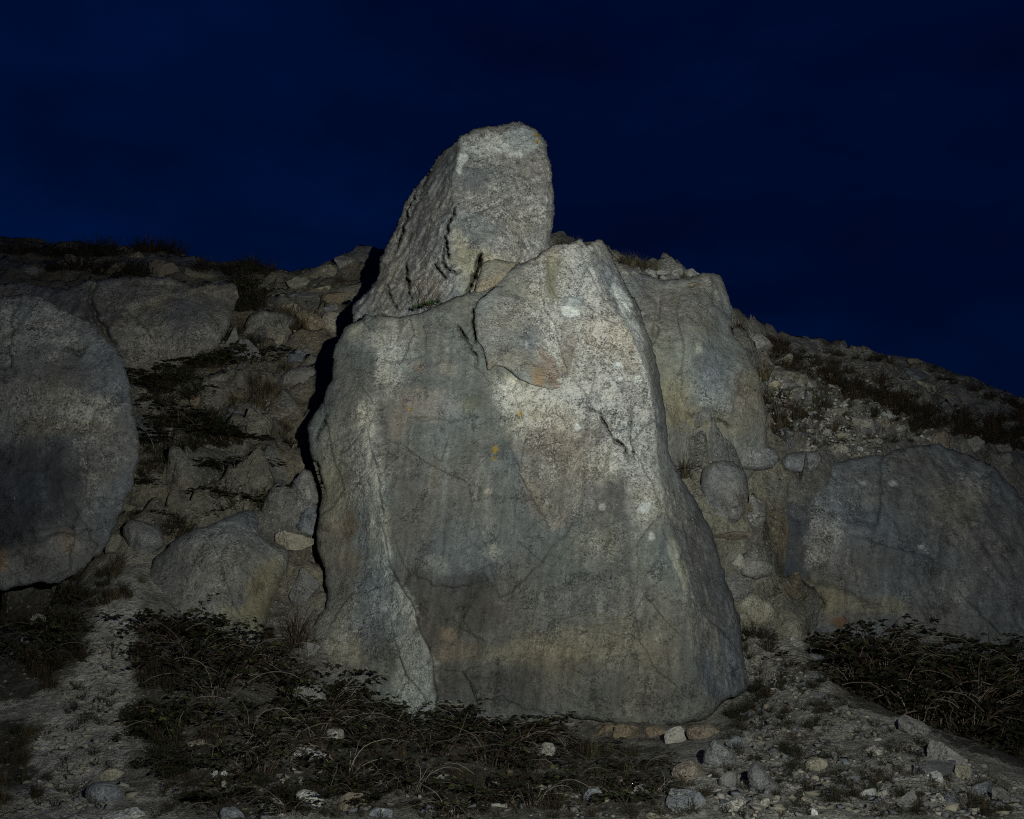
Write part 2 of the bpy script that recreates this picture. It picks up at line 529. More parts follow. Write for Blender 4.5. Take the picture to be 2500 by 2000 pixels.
    # back cap: fan as degenerate-free triangles -> quads via centre
    cp = V[-1].mean(0) + md * 0.1
    V.append(cp[None]); C.append(cols[bv[:1]]); ci = off
    verts = np.concatenate(V); cols = np.concatenate(C); fq = np.concatenate(Fq)
    tri = np.stack([full[e[:, 1]], full[e[:, 0]], np.full(len(e), ci)], -1)
    if loc is None:
        b = verts[verts[:, 2].argmin()]
        loc = np.array((verts[:, 0].mean(), verts[:, 1].mean(), verts[:, 2].min()))
    loc = np.array(loc, float)
    me = bpy.data.meshes.new(name)
    nv = len(verts)
    loops = np.concatenate([fq.ravel(), tri.ravel()]).astype(np.int32)
    starts = np.concatenate([np.arange(len(fq)) * 4, len(fq) * 4 + np.arange(len(tri)) * 3]).astype(np.int32)
    me.vertices.add(nv); me.vertices.foreach_set('co', (verts - loc).astype(np.float32).ravel())
    me.loops.add(len(loops)); me.loops.foreach_set('vertex_index', loops)
    me.polygons.add(len(starts)); me.polygons.foreach_set('loop_start', starts)
    me.update(calc_edges=True); me.validate()
    me.polygons.foreach_set('use_smooth', np.ones(len(me.polygons), bool))
    at = me.color_attributes.new('Col', 'FLOAT_COLOR', 'POINT')
    at.data.foreach_set('color', cols.astype(np.float32).ravel())
    pa = me.attributes.new('Pit', 'FLOAT', 'POINT')
    pv = np.full(nv, 0.5, np.float32); pv[:len(pitv)] = pitv
    pa.data.foreach_set('value', pv)
    me.materials.append(M_ROCK); me.update()
    o = add_obj(name, me, loc if parent is None else tuple(loc - np.array(parent.location)), parent)
    return o

# ------------------------------------------------------------------ the hillside
GC = []          # x, y, z control points
def gpx(px, py, Y): GC.append(tuple(P(px, py, Y)))
for x in (-7, -4, -1.5, 0, 1.5, 4, 7):
    GC.append((x, 4.0, 0.62)); GC.append((x, 2.5, 0.58))
for px in (-300, 200, 700, 1250, 1800, 2300, 2800): gpx(px, 2000, 5.0)
for t in [(0,1800,6.2),(300,1800,6.2),(600,1850,6.0),(900,1850,6.4),(1250,1860,6.7),(1600,1850,6.8),(1900,1850,6.4),(2200,1850,6.2),(2500,1930,5.9),(2800,1950,5.9),(-300,1800,6.2),
          (0,1600,7.2),(-300,1600,7.2),(300,1600,7.2),(320,1420,8.0),(600,1620,7.3),(800,1720,7.6),(1000,1745,7.85),(1300,1795,7.95),(1600,1795,7.95),(1835,1705,8.4),(1760,1765,8.1),(1850,1570,8.85),(1950,1540,9.0),
          (1960,1630,8.1),(2110,1745,7.0),(2300,1830,6.5),(2150,1790,8.2),(2350,1800,8.0),(2500,1860,7.6),(2200,1570,9.3),(2500,1600,9.2),(2800,1620,9.2),
          (100,1500,8.6),(-300,1500,8.6),(0,1000,10.8),(-300,1000,10.8),(0,700,13.5),(-300,690,13.5),(400,1250,8.9),(250,1300,8.9),(550,1200,9.3),(700,1250,9.2),(700,1400,8.8),(690,1550,8.25),(500,1400,8.75),(500,1548,7.85),
          (400,1100,9.9),(650,1080,10.0),(500,950,10.9),(700,900,11.3),(350,850,11.7),(560,800,12.2),(750,800,12.2),(450,720,13.3),(700,720,13.1),
          (1000,1300,9.5),(1250,1200,9.9),(1250,900,10.7),(1250,700,11.7),(800,1100,10.0),(820,850,11.9),(860,720,12.9),
          (1850,1000,9.95),(1900,1080,9.75),(1880,900,10.5),(2000,1080,9.95),(2000,960,10.8),(2150,1000,10.7),(2150,1090,10.25),(2300,1075,10.7),(2300,980,12.0),(2450,1060,11.8),(2500,1150,11.2),(2750,1250,11),
          (1700,1150,9.3),(1780,1085,9.42),(1680,1350,9.1),(1790,1500,9.05),(1850,1250,9.35),(1900,1400,9.42),(2200,1300,10.3),(2500,1350,10.2)]:
    gpx(*t)
SKYL = [(-300,560,17.2),(0,585,17),(200,603,16.5),(400,620,16),(600,648,15),(690,664,14.5),(770,652,14.0),(830,628,13.8),(880,616,13.7),(935,622,13.8),(1050,615,13.4),(1200,618,12.8),(1300,606,12.4),(1370,603,12.2),(1450,616,11.9),(1500,632,11.7),
        (1560,650,11.5),(1640,672,11.3),(1720,700,11.2),(1800,786,11.0),(1880,835,11.4),(2000,848,12.6),(2170,868,13.5),(2300,910,14.0),(2400,950,14.3),(2500,980,14.6),(2800,1090,15)]
for px, py, Y in SKYL:
    p = P(px, py + 4, Y); GC.append(tuple(p))
    q = p.copy(); q[:2] *= (Y + 4) / Y; q[2] -= 0.1; GC.append(tuple(q))
GC = np.array(GC)
T_G = TPS(GC[:, :2], GC[:, 2], 2e-5)
def terrain_smooth(x, y):
    xc = np.clip(x, -12, 12); yc = np.clip(y, 3.0, 20.0)
    return T_G(xc, yc) - 0.10 * np.maximum(y - 20, 0) * smooth(20, 30, y) ** 1 * 0.3
def terrain(x, y):
    z = terrain_smooth(x, y)
    p = np.stack([np.ravel(x), np.ravel(y), np.ravel(z)], -1)
    d = 0.055 * fbm(p, 1.6, 5, 0.55) + 0.05 * ridged(p, 3.4, 4, 0.55, off=5.0)
    up = smooth(8.3, 9.0, p[:, 1]) * (0.55 + 0.45 * smooth(3.4, 2.6, p[:, 0])); 
    d = d + (1 - up) * 0.022 * ridged(p, 8.0, 3, 0.6, off=7.0)
    near = (p[:, 1] > 8.0) & (p[:, 1] < 19) & (np.abs(p[:, 0]) < 12)
    d = d + up * (0.06 * ridged(p, 1.7, 4, 0.55, off=2.2))
    rb = np.zeros(len(p)); rb[near] = rubble(p[near]); RUB['near'] = near; RUB['disp'] = up * rb
    d = d + up * rb * (1 - 0.55 * smooth(12.4, 14.0, p[:, 1]))
    return z + d.reshape(np.shape(x))
RUB = {}
def rubble(p):
    w = p + 0.10 * np.stack([fbm(p, 2.5, 2, off=3.0), fbm(p, 2.5, 2, off=8.0), fbm(p, 2.5, 2, off=15.0)], -1)
    out = np.zeros(len(p)); 
    for cell, amp, sd, st in ((0.62, 0.26, 3, np.array((1, 1, 1.5))), (0.24, 0.11, 9, np.array((1, 1, 1.5)))):
        h, o, e = worley(w * st, cell, sd)
        r = _perm[h] / 255.0; g = _g[h]
        out += amp * (r - 0.45) * smooth(0.0, 0.16, e) + amp * 0.9 * (o * g).sum(-1) * smooth(0.0, 0.1, e)
        RUB[cell] = (r, e, h)
    return out
xs = np.concatenate([-np.geomspace(300, 11.2, 14), np.arange(-11, 11.01, 0.045), np.geomspace(11.2, 300, 14)])
ys = np.concatenate([[-300, -120, -50, -20, -8, -3, 0, 1.5, 2.5, 3.4], np.arange(3.8, 8.0, 0.035), np.arange(8.0, 18.2, 0.045), np.geomspace(18.6, 400, 16)])
XX, YY = np.meshgrid(xs, ys)
ZZ = terrain(XX, YY)
def ground_z(x, y):
    i = np.clip(np.searchsorted(xs, x) - 1, 0, len(xs) - 2); j = np.clip(np.searchsorted(ys, y) - 1, 0, len(ys) - 2)
    u = (x - xs[i]) / (xs[i + 1] - xs[i]); v = (y - ys[j]) / (ys[j + 1] - ys[j])
    return (ZZ[j, i] * (1 - u) + ZZ[j, i + 1] * u) * (1 - v) + (ZZ[j + 1, i] * (1 - u) + ZZ[j + 1, i + 1] * u) * v
def ground_at(px, py, y0=4.2):
    Yq = np.arange(y0, 19.0, 0.02)
    p = P(np.full(Yq.shape, px), np.full(Yq.shape, py), Yq)
    h = ground_z(p[:, 0], p[:, 1]) - p[:, 2]
    k = np.nonzero(h > 0)[0]
    if len(k) == 0: return None
    return p[k[0]]
def to_px(p):
    p = np.asarray(p, float); d = p - np.array((0, 0, CAMZ))
    fw = d[..., 1] * math.cos(PITCH) + d[..., 2] * math.sin(PITCH)
    up = -d[..., 1] * math.sin(PITCH) + d[..., 2] * math.cos(PITCH)
    return 1250 + F * d[..., 0] / fw, 1000 - F * up / fw
# ground colours: pale crushed stone below, ochre bank behind, dark humus where plants grow
V = np.stack([XX.ravel(), YY.ravel(), ZZ.ravel()], -1)
JUT = -0.75 * RUB['disp'] * smooth(11.5, 10.2, V[:, 1])
n1 = fbm(V, 0.9, 5, 0.55); n2 = fbm(V, 3.0, 4, 0.6, off=9.0)
GRAVEL = np.array((0.36, 0.345, 0.30)); BANK = np.array((0.235, 0.212, 0.155)); SCREE = np.array((0.33, 0.32, 0.28)); HUMUS = np.array((0.075, 0.062, 0.042))
mb = (smooth(8.0, 8.9, V[:, 1]) * smooth(1.9, 0.6, V[:, 0]))[:, None]
mr = smooth(2.3, 3.2, V[:, 0])[:, None] * smooth(9.3, 10.0, V[:, 1])[:, None]
gcol = GRAVEL * (1 - mb) + BANK * mb
gcol = gcol * (1 - mr) + SCREE * mr
mid = (smooth(8.6, 9.0, V[:, 1]) * smooth(1.2, 1.6, V[:, 0]) * smooth(10.2, 9.6, V[:, 1]) * smooth(3.0, 2.6, V[:, 0]))[:, None]
gcol = gcol * (1 - mid) + np.array((0.255, 0.245, 0.19)) * mid
xp, yp = to_px(V); path = inside(xp, yp, [(40,2100),(90,1820),(200,1600),(250,1480),(300,1400),(350,1440),(330,1620),(310,1800),(270,2100)]).astype(float) * (V[:, 1] > 4) * (V[:, 1] < 9)
hm = smooth(0.05, 0.35, n1 + 0.5 * n2)[:, None] * 0.75 * (1 - path)[:, None]
far = smooth(12.0, 14.5, V[:, 1])[:, None]
gcol = gcol * (1 - path[:, None]) + np.array((0.47, 0.455, 0.405)) * path[:, None]
gcol = gcol * (1 - hm) + HUMUS * hm
wx, wy = xp + 40 * n2, yp + 40 * fbm(V, 2.2, 3, 0.6, off=21.0)
for poly_, k_ in (([(330,1500),(650,1550),(850,1690),(1450,1790),(1660,1830),(1620,1930),(1200,1960),(700,1910),(500,1920),(360,1900),(335,1720)], 0.72), ([(430,1890),(1660,1890),(1600,2060),(430,2060)], 0.6), ([(-60,1450),(200,1410),(240,1500),(190,1660),(60,1710),(-60,1720)], 0.85), ([(-60,1760),(60,1760),(80,1900),(-60,1960)], 0.8),
                  ([(310,1010),(600,1000),(690,1180),(560,1230),(360,1140)], 0.6), ([(1960,1560),(2560,1600),(2560,1900),(2300,1800),(2110,1720)], 0.85), ([(1880,840),(2450,1040),(2450,1110),(2200,1030),(1900,900)], 0.6)):
    hk = (k_ * (1 - 0.65 * smooth(0.0, 0.35, fbm(V, 1.8, 4, 0.6, off=33.0))) * inside(wx, wy, poly_) * (V[:, 1] > 4) * (V[:, 1] < 14))[:, None]
    gcol = gcol * (1 - hk) + np.array((0.05, 0.043, 0.031)) * hk
gcol = gcol * (1 - 0.35 * far) + np.array((0.16, 0.14, 0.10)) * 0.35 * far
r6, e6, h6 = RUB[0.62]; r2, e2, h2 = RUB[0.24]; nr = RUB['near']
stone_k = np.zeros(len(V)); tone_k = np.ones((len(V), 3))
sk = np.maximum((r6 > 0.62) * smooth(0.03, 0.10, e6), (r2 > 0.72) * smooth(0.05, 0.12, e2)) * smooth(8.4, 9.4, V[nr, 1])
stone_k[nr] = sk
pal = np.array([(0.19, 0.19, 0.18), (0.16, 0.168, 0.175), (0.25, 0.235, 0.185), (0.22, 0.18, 0.125), (0.20, 0.20, 0.185), (0.235, 0.21, 0.15)])
tone_k[nr] = pal[np.where(r6 > 0.62, h6 % 6, h2 % 6)]
gcol = gcol * (1 - 0.75 * stone_k[:, None]) + tone_k * 0.75 * stone_k[:, None]
gcol = gcol * (1 + 0.35 * n2[:, None])
ny_, nx_ = XX.shape
ii = np.arange(ny_ * nx_).reshape(ny_, nx_)
fq = np.stack([ii[:-1, :-1], ii[:-1, 1:], ii[1:, 1:], ii[1:, :-1]], -1).reshape(-1, 4)
V[:, 1] += JUT
hill = add_obj('hillside', make_mesh('hillside', V, fq, np.clip(gcol, 0.02, 0.6), M_GROUND))
tag(hill, kind='structure')

# ------------------------------------------------------------------ the tall boulder
LC_RIDGE = [(858,775),(880,990),(920,1150),(948,1380),(1000,1470),(1040,1570),(1058,1610),(1068,1775)]
ARRIS = [(1440,610),(1480,730),(1530,800),(1565,880),(1590,960),(1603,1060),(1612,1160),(1640,1290),(1680,1450),(1697,1600),(1722,1790)]
sF = sheet([(750,1040,8.95),(800,900,9.0),(850,790,9.15),(900,780,9.1),(1100,740,9.1),(1250,660,9.15),(1340,600,9.2),(1420,590,9.25),(1500,720,9.05),(1350,800,8.95),(1150,850,8.92),(950,900,8.9),(1570,900,8.78),
            (1400,1000,8.70),(1200,1050,8.74),(1000,1100,8.70),(870,1000,8.75),(1620,1150,8.5),(1450,1200,8.48),(1250,1250,8.52),(1050,1300,8.50),(1660,1350,8.3),(1400,1450,8.25),(1150,1500,8.36),(1700,1600,8.1),
            (1450,1650,8.03),(1200,1680,8.15),(1050,1700,8.10),(1700,1740,8.12),(1500,1765,8.1)])
sL = sheet([(850,790,9.15),(870,900,8.9),(880,990,8.74),(920,1150,8.5),(945,1300,8.36),(960,1400,8.22),(1020,1550,7.97),(1060,1700,7.82),(755,1050,8.95),(780,1200,8.78),(775,1330,8.65),(790,1450,8.5),(765,1540,8.35),(850,1700,8.0),
            (850,1250,8.6),(870,1500,8.25),(800,900,9.0),(910,1350,8.46),(960,1520,8.12)])
sR = sheet([(1440,620,9.23),(1480,730,9.05),(1530,800,8.92),(1565,880,8.8),(1590,960,8.72),(1603,1060,8.6),(1612,1160,8.5),(1640,1290,8.38),(1680,1450,8.22),(1697,1600,8.12),(1722,1700,8.1),(1735,1780,8.15),
            (1486,610,9.6),(1560,700,9.6),(1580,800,9.35),(1605,880,9.2),(1622,960,9.1),(1640,1080,8.95),(1690,1212,8.92),(1739,1302,8.85),(1771,1407,8.73),(1803,1502,8.62),(1817,1614,8.5),(1830,1675,8.43)])
def d_main(px, py):
    f = sF(px, py); l = sL(px, py)
    qx, qy = warp2(px, py, 12, 60, 3)
    d, s, al, _, _ = seg_dist(qx, qy, LC_RIDGE)
    w = smooth(-2, 4, -d * s)              # left of the ridge (travelling down) counts as the side slab
    y = f * w + l * (1 - w)
    d2, s2, _, _, _ = seg_dist(px, py, ARRIS)
    r = sR(px, py)
    y2 = smax(y, r, 0.010)
    return np.where(-d2 * s2 < -70, y, y2)
def x_main(px, py, p3):
    e = crack(px, py, [(1159,735),(1156,787),(1160,845)], 0.07, 4.5, 4, 2)
    e = e + crack(px, py, [(1112,785),(1130,815),(1150,850),(1163,868),(1163,897)], 0.05, 4.5, 5, 3)
    e = e + crack(px, py, [(1420,990),(1465,1010),(1490,1060),(1520,1090),(1542,1135)], 0.05, 4.5, 6, 4)
    e = e + crack(px, py, [(1536,985),(1537,1060),(1552,1132)], 0.04, 4.5, 4, 5)
    e = e + crack(px, py, [(745,1115),(775,1130),(780,1170),(795,1200)], 0.07, 5, 6, 7)
    e = e + crack(px, py, [(800,1010),(790,1040),(770,1075)], 0.05, 5, 8, 7)
    e = e - step(px, py, [(985,1023),(1050,1026),(1130,1024)], 0.03, 4, 60, 5, 8)
    e = e + step(px, py, [(925,1058),(960,1080),(1005,1096)], 0.035, 4, 70, 5, 9)
    e = e - step(px, py, [(1235,1060),(1275,1170),(1310,1240),(1355,1310)], 0.06, 4, 160, 8, 10)
    e = e + step(px, py, [(1190,1420),(1120,1432),(1060,1428),(1000,1395)], -0.045, 5, 70, 16, 11)
    e = e + step(px, py, [(1300,1380),(1230,1420),(1180,1425)], -0.04, 8, 70, 14, 12)
    e = e + step(px, py, [(1060,1470),(1120,1530),(1200,1580)], 0.04, 6, 60, 14, 13)
    e = e + step(px, py, [(1060,1650),(1140,1625),(1220,1590)], 0.03, 6, 60, 14, 14)
    # flow-like wrinkles low on the face
    q = np.stack([px / 160.0 + py / 400.0, py / 26.0 - px / 90.0, np.zeros(px.shape)], -1)
    low = smooth(1330, 1500, py) * smooth(1690, 1600, px) * smooth(1040, 1150, px)
    e = e + 0.018 * low * ridged(q, 1.0, 3)
    # schistose right flank
    d2, s2, al, _, _ = seg_dist(px, py, ARRIS)
    fl = smooth(-2, 10, -d2 * s2)
    q = np.stack([(-d2 * s2) / 7.0, al * 7.0 + px * 0.004, np.zeros(px.shape)], -1)
    e = e + 0.035 * fl * ridged(q, 1.0, 3)
    # coarse lichen-pitted upper right
    pit = smooth(1280, 1380, px) * smooth(1350, 1100, py)
    e = e + 0.012 * pit * fbm(p3, 16, 3) 
    return e
OUT_MAIN = [(892,768),(878,783),(846,793),(837,803),(820,839),(812,874),(812,923),(796,946),(788,978),(767,1010),(750,1035),(748,1058),(755,1094),(762,1120),(775,1160),(784,1208),(780,1250),(772,1313),(773,1341),(791,1390),(799,1450),
            (792,1488),(771,1510),(761,1543),(768,1580),(795,1650),(850,1730),(920,1790),(1000,1800),(1100,1800),(1200,1790),(1330,1770),(1395,1752),(1434,1758),(1476,1762),(1525,1768),(1616,1774),(1671,1768),(1707,1762),(1735,1748),(1765,1714),(1804,1700),
            (1830,1676),(1817,1614),(1803,1502),(1786,1450),(1771,1407),(1739,1302),(1693,1212),(1646,1137),(1632,1100),(1630,1040),(1622,980),(1612,920),(1598,860),(1580,800),(1556,740),(1525,690),(1500,640),
            (1486,606),(1472,586),(1456,585),(1440,598),(1431,600),(1420,583),(1403,586),(1392,595),(1367,594),(1345,602),(1325,614),(1304,630),(1269,645),(1238,662),(1210,690),(1190,702),(1140,712),(1110,728),(1075,742),(1030,763),(960,775)]
B_MAIN = [  # lichen, water and rust stains, plus shade of recess and flank painted in
    ('poly', [(1045,1050),(1130,1030),(1240,1080),(1275,1165),(1345,1300),(1335,1345),(1250,1365),(1160,1405),(1050,1395),(1015,1250)], (0.150,0.163,0.158), 0.8, 10, 0.2),
    ('poly', [(948,1385),(1000,1392),(1060,1432),(1190,1420),(1300,1385),(1330,1440),(1230,1520),(1120,1560),(1060,1620),(1000,1480)], (0.078,0.075,0.068), 0.85, 10, 0.14),  # recess below the overhang, its shade painted dark
    (960,930,240,260,0,(0.138,0.146,0.131),0.75,0.5,0.2),(1380,1640,340,190,0,(0.138,0.136,0.115),0.7,0.5,0.28),  # broad darker tones over the left and the lower face
    (1450,880,165,320,-12,(0.30,0.285,0.245),0.9,0.35,0.72),
    (1480,760,90,150,-25,PINK,0.45,0.6,0.7), (1500,1000,80,110,0,PINK,0.5,0.6,0.75),
    (1380,650,100,70,0,(0.27,0.265,0.24),0.8,0.4,0.75),
    (1345,675,24,75,0,OLIVE,0.75,0.5,0.3),(1345,690,12,40,0,MOSS,0.5,0.6,0.1),
    (1386,860,20,75,4,(0.225,0.17,0.12),0.75,0.6,0.35),(1372,800,30,40,0,PINK,0.5,0.6),
    (1330,1000,110,60,0,(0.36,0.35,0.27),0.75,0.4,0.9),(1260,965,70,35,10,CREAM,0.7,0.4,0.8),(1290,930,70,14,10,(0.36,0.33,0.18),0.55,0.5,0.6),
    (1110,1230,60,300,3,BLUE,0.4,0.5,0.25),(1080,870,60,60,0,BLUE,0.8,0.4,0.2),(1200,1360,110,60,0,BLUE,0.7,0.4,0.25),
    (940,860,22,85,4,CREAM,0.8,0.5,0.6),(960,880,45,90,4,(0.34,0.33,0.28),0.5,0.6,0.7),(872,815,26,26,0,BEIGE,0.7,0.4),(925,835,35,25,0,CREAM,0.6,0.5),
    (835,920,45,60,0,TAUPE,0.65,0.5,0.2),(985,800,70,35,0,TAUPE,0.45,0.6,0.3),(900,830,20,50,30,GREY,0.4,0.5,0.6),
    ('poly', [(985,965),(1012,950),(1095,952),(1112,1000),(1100,1022),(1002,1024),(992,1062),(980,1076),(955,1062),(948,1040),(965,1000)], (0.235,0.203,0.162), 0.85, 6, 0.08),(972,1045,20,30,0,(0.25,0.208,0.16),0.7,0.3,0.05),(1075,985,75,36,0,(0.245,0.215,0.18),0.75,0.35,0.15),
    (1020,898,18,14,0,RUST,0.6,0.5),(1090,900,22,18,0,PINK,0.5,0.5),
    (960,1130,50,75,-15,TAUPE,0.85,0.45,0.25),(1005,1180,40,110,-8,TAUPE,0.6,0.5,0.25),(1010,1320,60,120,0,TAUPE,0.75,0.5,0.15),(1060,1160,16,60,0,BROWN,0.55,0.6),
    (1150,985,26,26,0,MOSS,0.7,0.6,0.3),(1190,960,10,60,0,BROWN,0.5,0.6),
    ('poly', [(1246,1076),(1275,1165),(1310,1240),(1348,1302),(1395,1290),(1430,1150),(1400,1070),(1330,1045)], (0.215,0.183,0.138), 0.9, 7, 0.42),(1350,1050,90,60,0,(0.30,0.25,0.18),0.6,0.5,0.5),(1400,1150,80,100,0,(0.235,0.205,0.16),0.7,0.5,0.5),(1300,1220,20,50,-22,OCHRE,0.35,0.5,0.3),
    (1480,1225,55,50,0,(0.115,0.112,0.115),0.8,0.5,0.25),(1450,1030,40,60,0,(0.17,0.16,0.15),0.5,0.6),(1490,1420,50,170,-6,(0.155,0.145,0.125),0.65,0.5,0.4),(1570,1200,40,100,-5,PALE,0.55,0.6,0.8),
    (1460,1340,60,60,0,OLIVE,0.5,0.6,0.5),(1590,1500,60,150,-8,(0.23,0.215,0.155),0.7,0.5,0.35),
    (1130,1420,75,18,-6,DARK,0.7,0.5,0.05),(1180,1470,140,60,-6,(0.085,0.081,0.073),0.8,0.5,0.15),(1070,1560,60,170,-8,(0.105,0.097,0.083),0.85,0.4,0.12),(1270,1400,70,45,-20,TAUPE,0.6,0.5,0.2),  # overhang lip and recess, shade put into the colour
    (1330,1480,120,70,0,(0.20,0.195,0.165),0.6,0.5,0.4),(1420,1570,140,60,-8,(0.235,0.215,0.14),0.75,0.5,0.35),(1300,1580,90,30,-14,(0.24,0.21,0.13),0.55,0.5),
    (1120,1592,55,22,-8,(0.225,0.178,0.12),0.7,0.4,0.15),(1095,1548,22,16,20,OCHRE,0.6,0.4),(1240,1590,60,20,-10,OLIVE,0.6,0.5),
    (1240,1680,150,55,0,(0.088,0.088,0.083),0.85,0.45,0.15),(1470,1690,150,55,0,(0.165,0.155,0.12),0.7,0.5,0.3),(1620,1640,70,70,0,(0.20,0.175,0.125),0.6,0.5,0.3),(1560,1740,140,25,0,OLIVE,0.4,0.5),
    # side slab, painted paler on its ridge and light-facing foot
    (905,1230,40,120,4,(0.17,0.185,0.19),0.8,0.4,0.45),(885,1500,55,170,0,(0.15,0.165,0.17),0.85,0.35,0.5),(922,1240,13,140,4,(0.36,0.355,0.275),0.85,0.4,0.4),(942,1330,11,90,4,CREAM,0.7,0.5,0.4),(898,1080,10,90,10,(0.36,0.36,0.31),0.75,0.5,0.5),
    (890,1090,30,130,10,(0.32,0.32,0.29),0.6,0.6,0.7),(850,1120,50,90,0,(0.235,0.24,0.225),0.5,0.6,0.6),
    (812,1190,45,120,0,OLIVE,0.7,0.5,0.25),(815,1330,40,80,0,(0.205,0.175,0.125),0.8,0.45,0.15),(855,1285,17,42,0,(0.18,0.135,0.08),0.85,0.3,0.05),(860,1375,28,38,0,(0.19,0.14,0.075),0.7,0.5,0.1),
    (805,1560,38,90,0,(0.285,0.265,0.195),0.75,0.45,0.5),(865,1600,24,55,-8,(0.29,0.265,0.185),0.65,0.5,0.4),(840,1450,28,50,0,(0.26,0.22,0.14),0.6,0.5,0.4),(850,1690,20,60,0,BROWN,0.5,0.5),
    (985,1540,36,110,-16,(0.345,0.375,0.34),0.85,0.35,0.55),(1010,1680,50,80,0,(0.345,0.385,0.355),0.9,0.3,0.45),(925,1360,10,30,0,CREAM,0.6,0.4),
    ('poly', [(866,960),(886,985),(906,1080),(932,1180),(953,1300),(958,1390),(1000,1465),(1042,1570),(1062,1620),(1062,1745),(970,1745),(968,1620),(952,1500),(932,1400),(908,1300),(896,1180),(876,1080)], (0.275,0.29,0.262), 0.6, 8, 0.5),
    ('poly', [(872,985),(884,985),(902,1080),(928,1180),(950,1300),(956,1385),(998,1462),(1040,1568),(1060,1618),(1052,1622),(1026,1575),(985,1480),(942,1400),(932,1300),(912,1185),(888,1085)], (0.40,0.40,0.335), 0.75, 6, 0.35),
    # right flank: cleaved face with its shade painted bluish dark, arris painted pale
    ('poly', [(1608,1150),(1640,1285),(1682,1450),(1699,1600),(1726,1700),(1790,1730),(1850,1690),(1820,1500),(1750,1300),(1650,1130)], (0.118,0.125,0.135), 0.9, 5, 0.16),
    ('poly', [(1470,640),(1488,730),(1538,800),(1572,880),(1597,960),(1610,1060),(1616,1150),(1650,1140),(1640,1000),(1610,880),(1560,740),(1500,640)], (0.150,0.158,0.160), 0.8, 6, 0.35),
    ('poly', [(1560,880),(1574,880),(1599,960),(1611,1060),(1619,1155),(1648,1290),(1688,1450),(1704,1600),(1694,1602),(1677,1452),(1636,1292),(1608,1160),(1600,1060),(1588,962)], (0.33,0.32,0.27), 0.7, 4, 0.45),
    (1640,1170,26,110,-18,(0.25,0.265,0.245),0.7,0.5,0.4),(1720,1420,50,200,-16,SLATE,0.9,0.35,0.25),(1770,1600,50,130,-10,(0.135,0.142,0.155),0.85,0.4,0.3),(1680,1460,14,140,-12,(0.25,0.235,0.19),0.5,0.5,0.3),
    (1740,1560,20,120,-14,(0.235,0.215,0.165),0.55,0.5,0.2),(1555,760,30,130,-28,(0.175,0.185,0.19),0.75,0.4,0.5),(1600,930,16,140,-10,(0.175,0.19,0.195),0.75,0.4,0.45),
    (1520,728,13,44,-30,WHITE,0.95,0.3,0.2),(1542,790,12,60,-26,WHITE,0.8,0.4,0.4),(1572,900,9,80,-14,WHITE,0.55,0.5,0.5),(1490,660,20,50,-30,(0.28,0.29,0.28),0.6,0.5,0.6),
    (1647,1345,14,34,-14,(0.33,0.315,0.215),0.9,0.22,0.05),(1665,1400,15,38,-14,(0.32,0.305,0.205),0.9,0.22,0.05),(1650,1310,20,6,-10,TAUPE,0.8,0.3,0.1),
    (960,870,10,95,3,(0.36,0.355,0.29),0.7,0.5,0.45),(1010,830,8,60,2,(0.30,0.305,0.27),0.5,0.6,0.4),(1085,1120,9,170,2,(0.21,0.225,0.21),0.5,0.6,0.2),(1180,1180,12,160,-4,(0.20,0.21,0.195),0.45,0.6,0.2),(1135,850,6,80,0,(0.11,0.117,0.115),0.5,0.6,0.1),(1045,880,7,90,3,(0.105,0.11,0.105),0.5,0.6,0.1),
    (1455,1350,10,140,-3,(0.26,0.255,0.215),0.45,0.6,0.5),(1530,1330,9,180,-5,(0.10,0.098,0.09),0.5,0.6,0.3),(1400,1420,9,120,-3,(0.105,0.10,0.09),0.45,0.6,0.2),(1560,1480,10,150,-6,(0.25,0.24,0.185),0.4,0.6,0.3),(1330,760,7,110,-3,(0.34,0.33,0.29),0.5,0.6,0.7),(1480,850,9,150,-12,(0.42,0.40,0.36),0.45,0.6,0.8),
    # white and yellow lichen rosettes
    (1393,762,22,13,0,WHITE,1,0.25,0.1),(1400,735,22,20,0,(0.36,0.40,0.37),0.8,0.4,0.1),(1506,893,12,13,0,WHITE,1,0.3,0.1),(1514,926,6,5,0,WHITE,1,0.3,0.1),(1556,930,9,12,0,WHITE,0.9,0.4),(1408,1042,8,10,0,WHITE,0.9,0.4,0.1),
    (1420,708,9,7,0,WHITE,0.9,0.4),(1437,606,9,8,0,WHITE,0.9,0.4),(1575,1240,17,14,0,WHITE,0.95,0.35,0.1),(1472,1238,8,9,0,(0.42,0.43,0.40),0.9,0.3,0.1),(1590,1310,7,11,0,WHITE,0.8,0.4),(1500,1140,8,12,0,CREAM,0.8,0.5),
    (1207,1096,8,9,0,YELLOW,0.9,0.5,0),(1206,1120,5,6,0,YELLOW,0.7,0.5,0),(1000,998,7,4,0,YELLOW,0.8,0.5,0),(1271,1010,7,7,0,YELLOW,0.8,0.5,0),(1190,1200,10,8,0,CREAM,0.7,0.5),(1202,1350,22,18,0,(0.29,0.28,0.21),0.8,0.5,0.5),(1060,1375,34,18,10,(0.30,0.29,0.235),0.7,0.5,0.5),
]
def calm(c, k=0.38):
    l = 0.3 * c[0] + 0.55 * c[1] + 0.15 * c[2]
    return tuple(c[i] * (1 - k) + l * (0.985, 1.02, 0.955)[i] * k for i in range(3))
B_MAIN = [b if (b[0] != 'poly' and b[5] in (WHITE, YELLOW)) else ((b[0], b[1], calm(b[2])) + b[3:] if b[0] == 'poly' else b[:5] + (calm(b[5]),) + b[6:]) for b in B_MAIN]
base_p = P(1280, 1780, 8.6)
boulder = empty('tall_boulder', base_p)
tag(boulder, 'tallest pale grey lichen-stained boulder in the middle, carrying the leaning block', 'boulder')
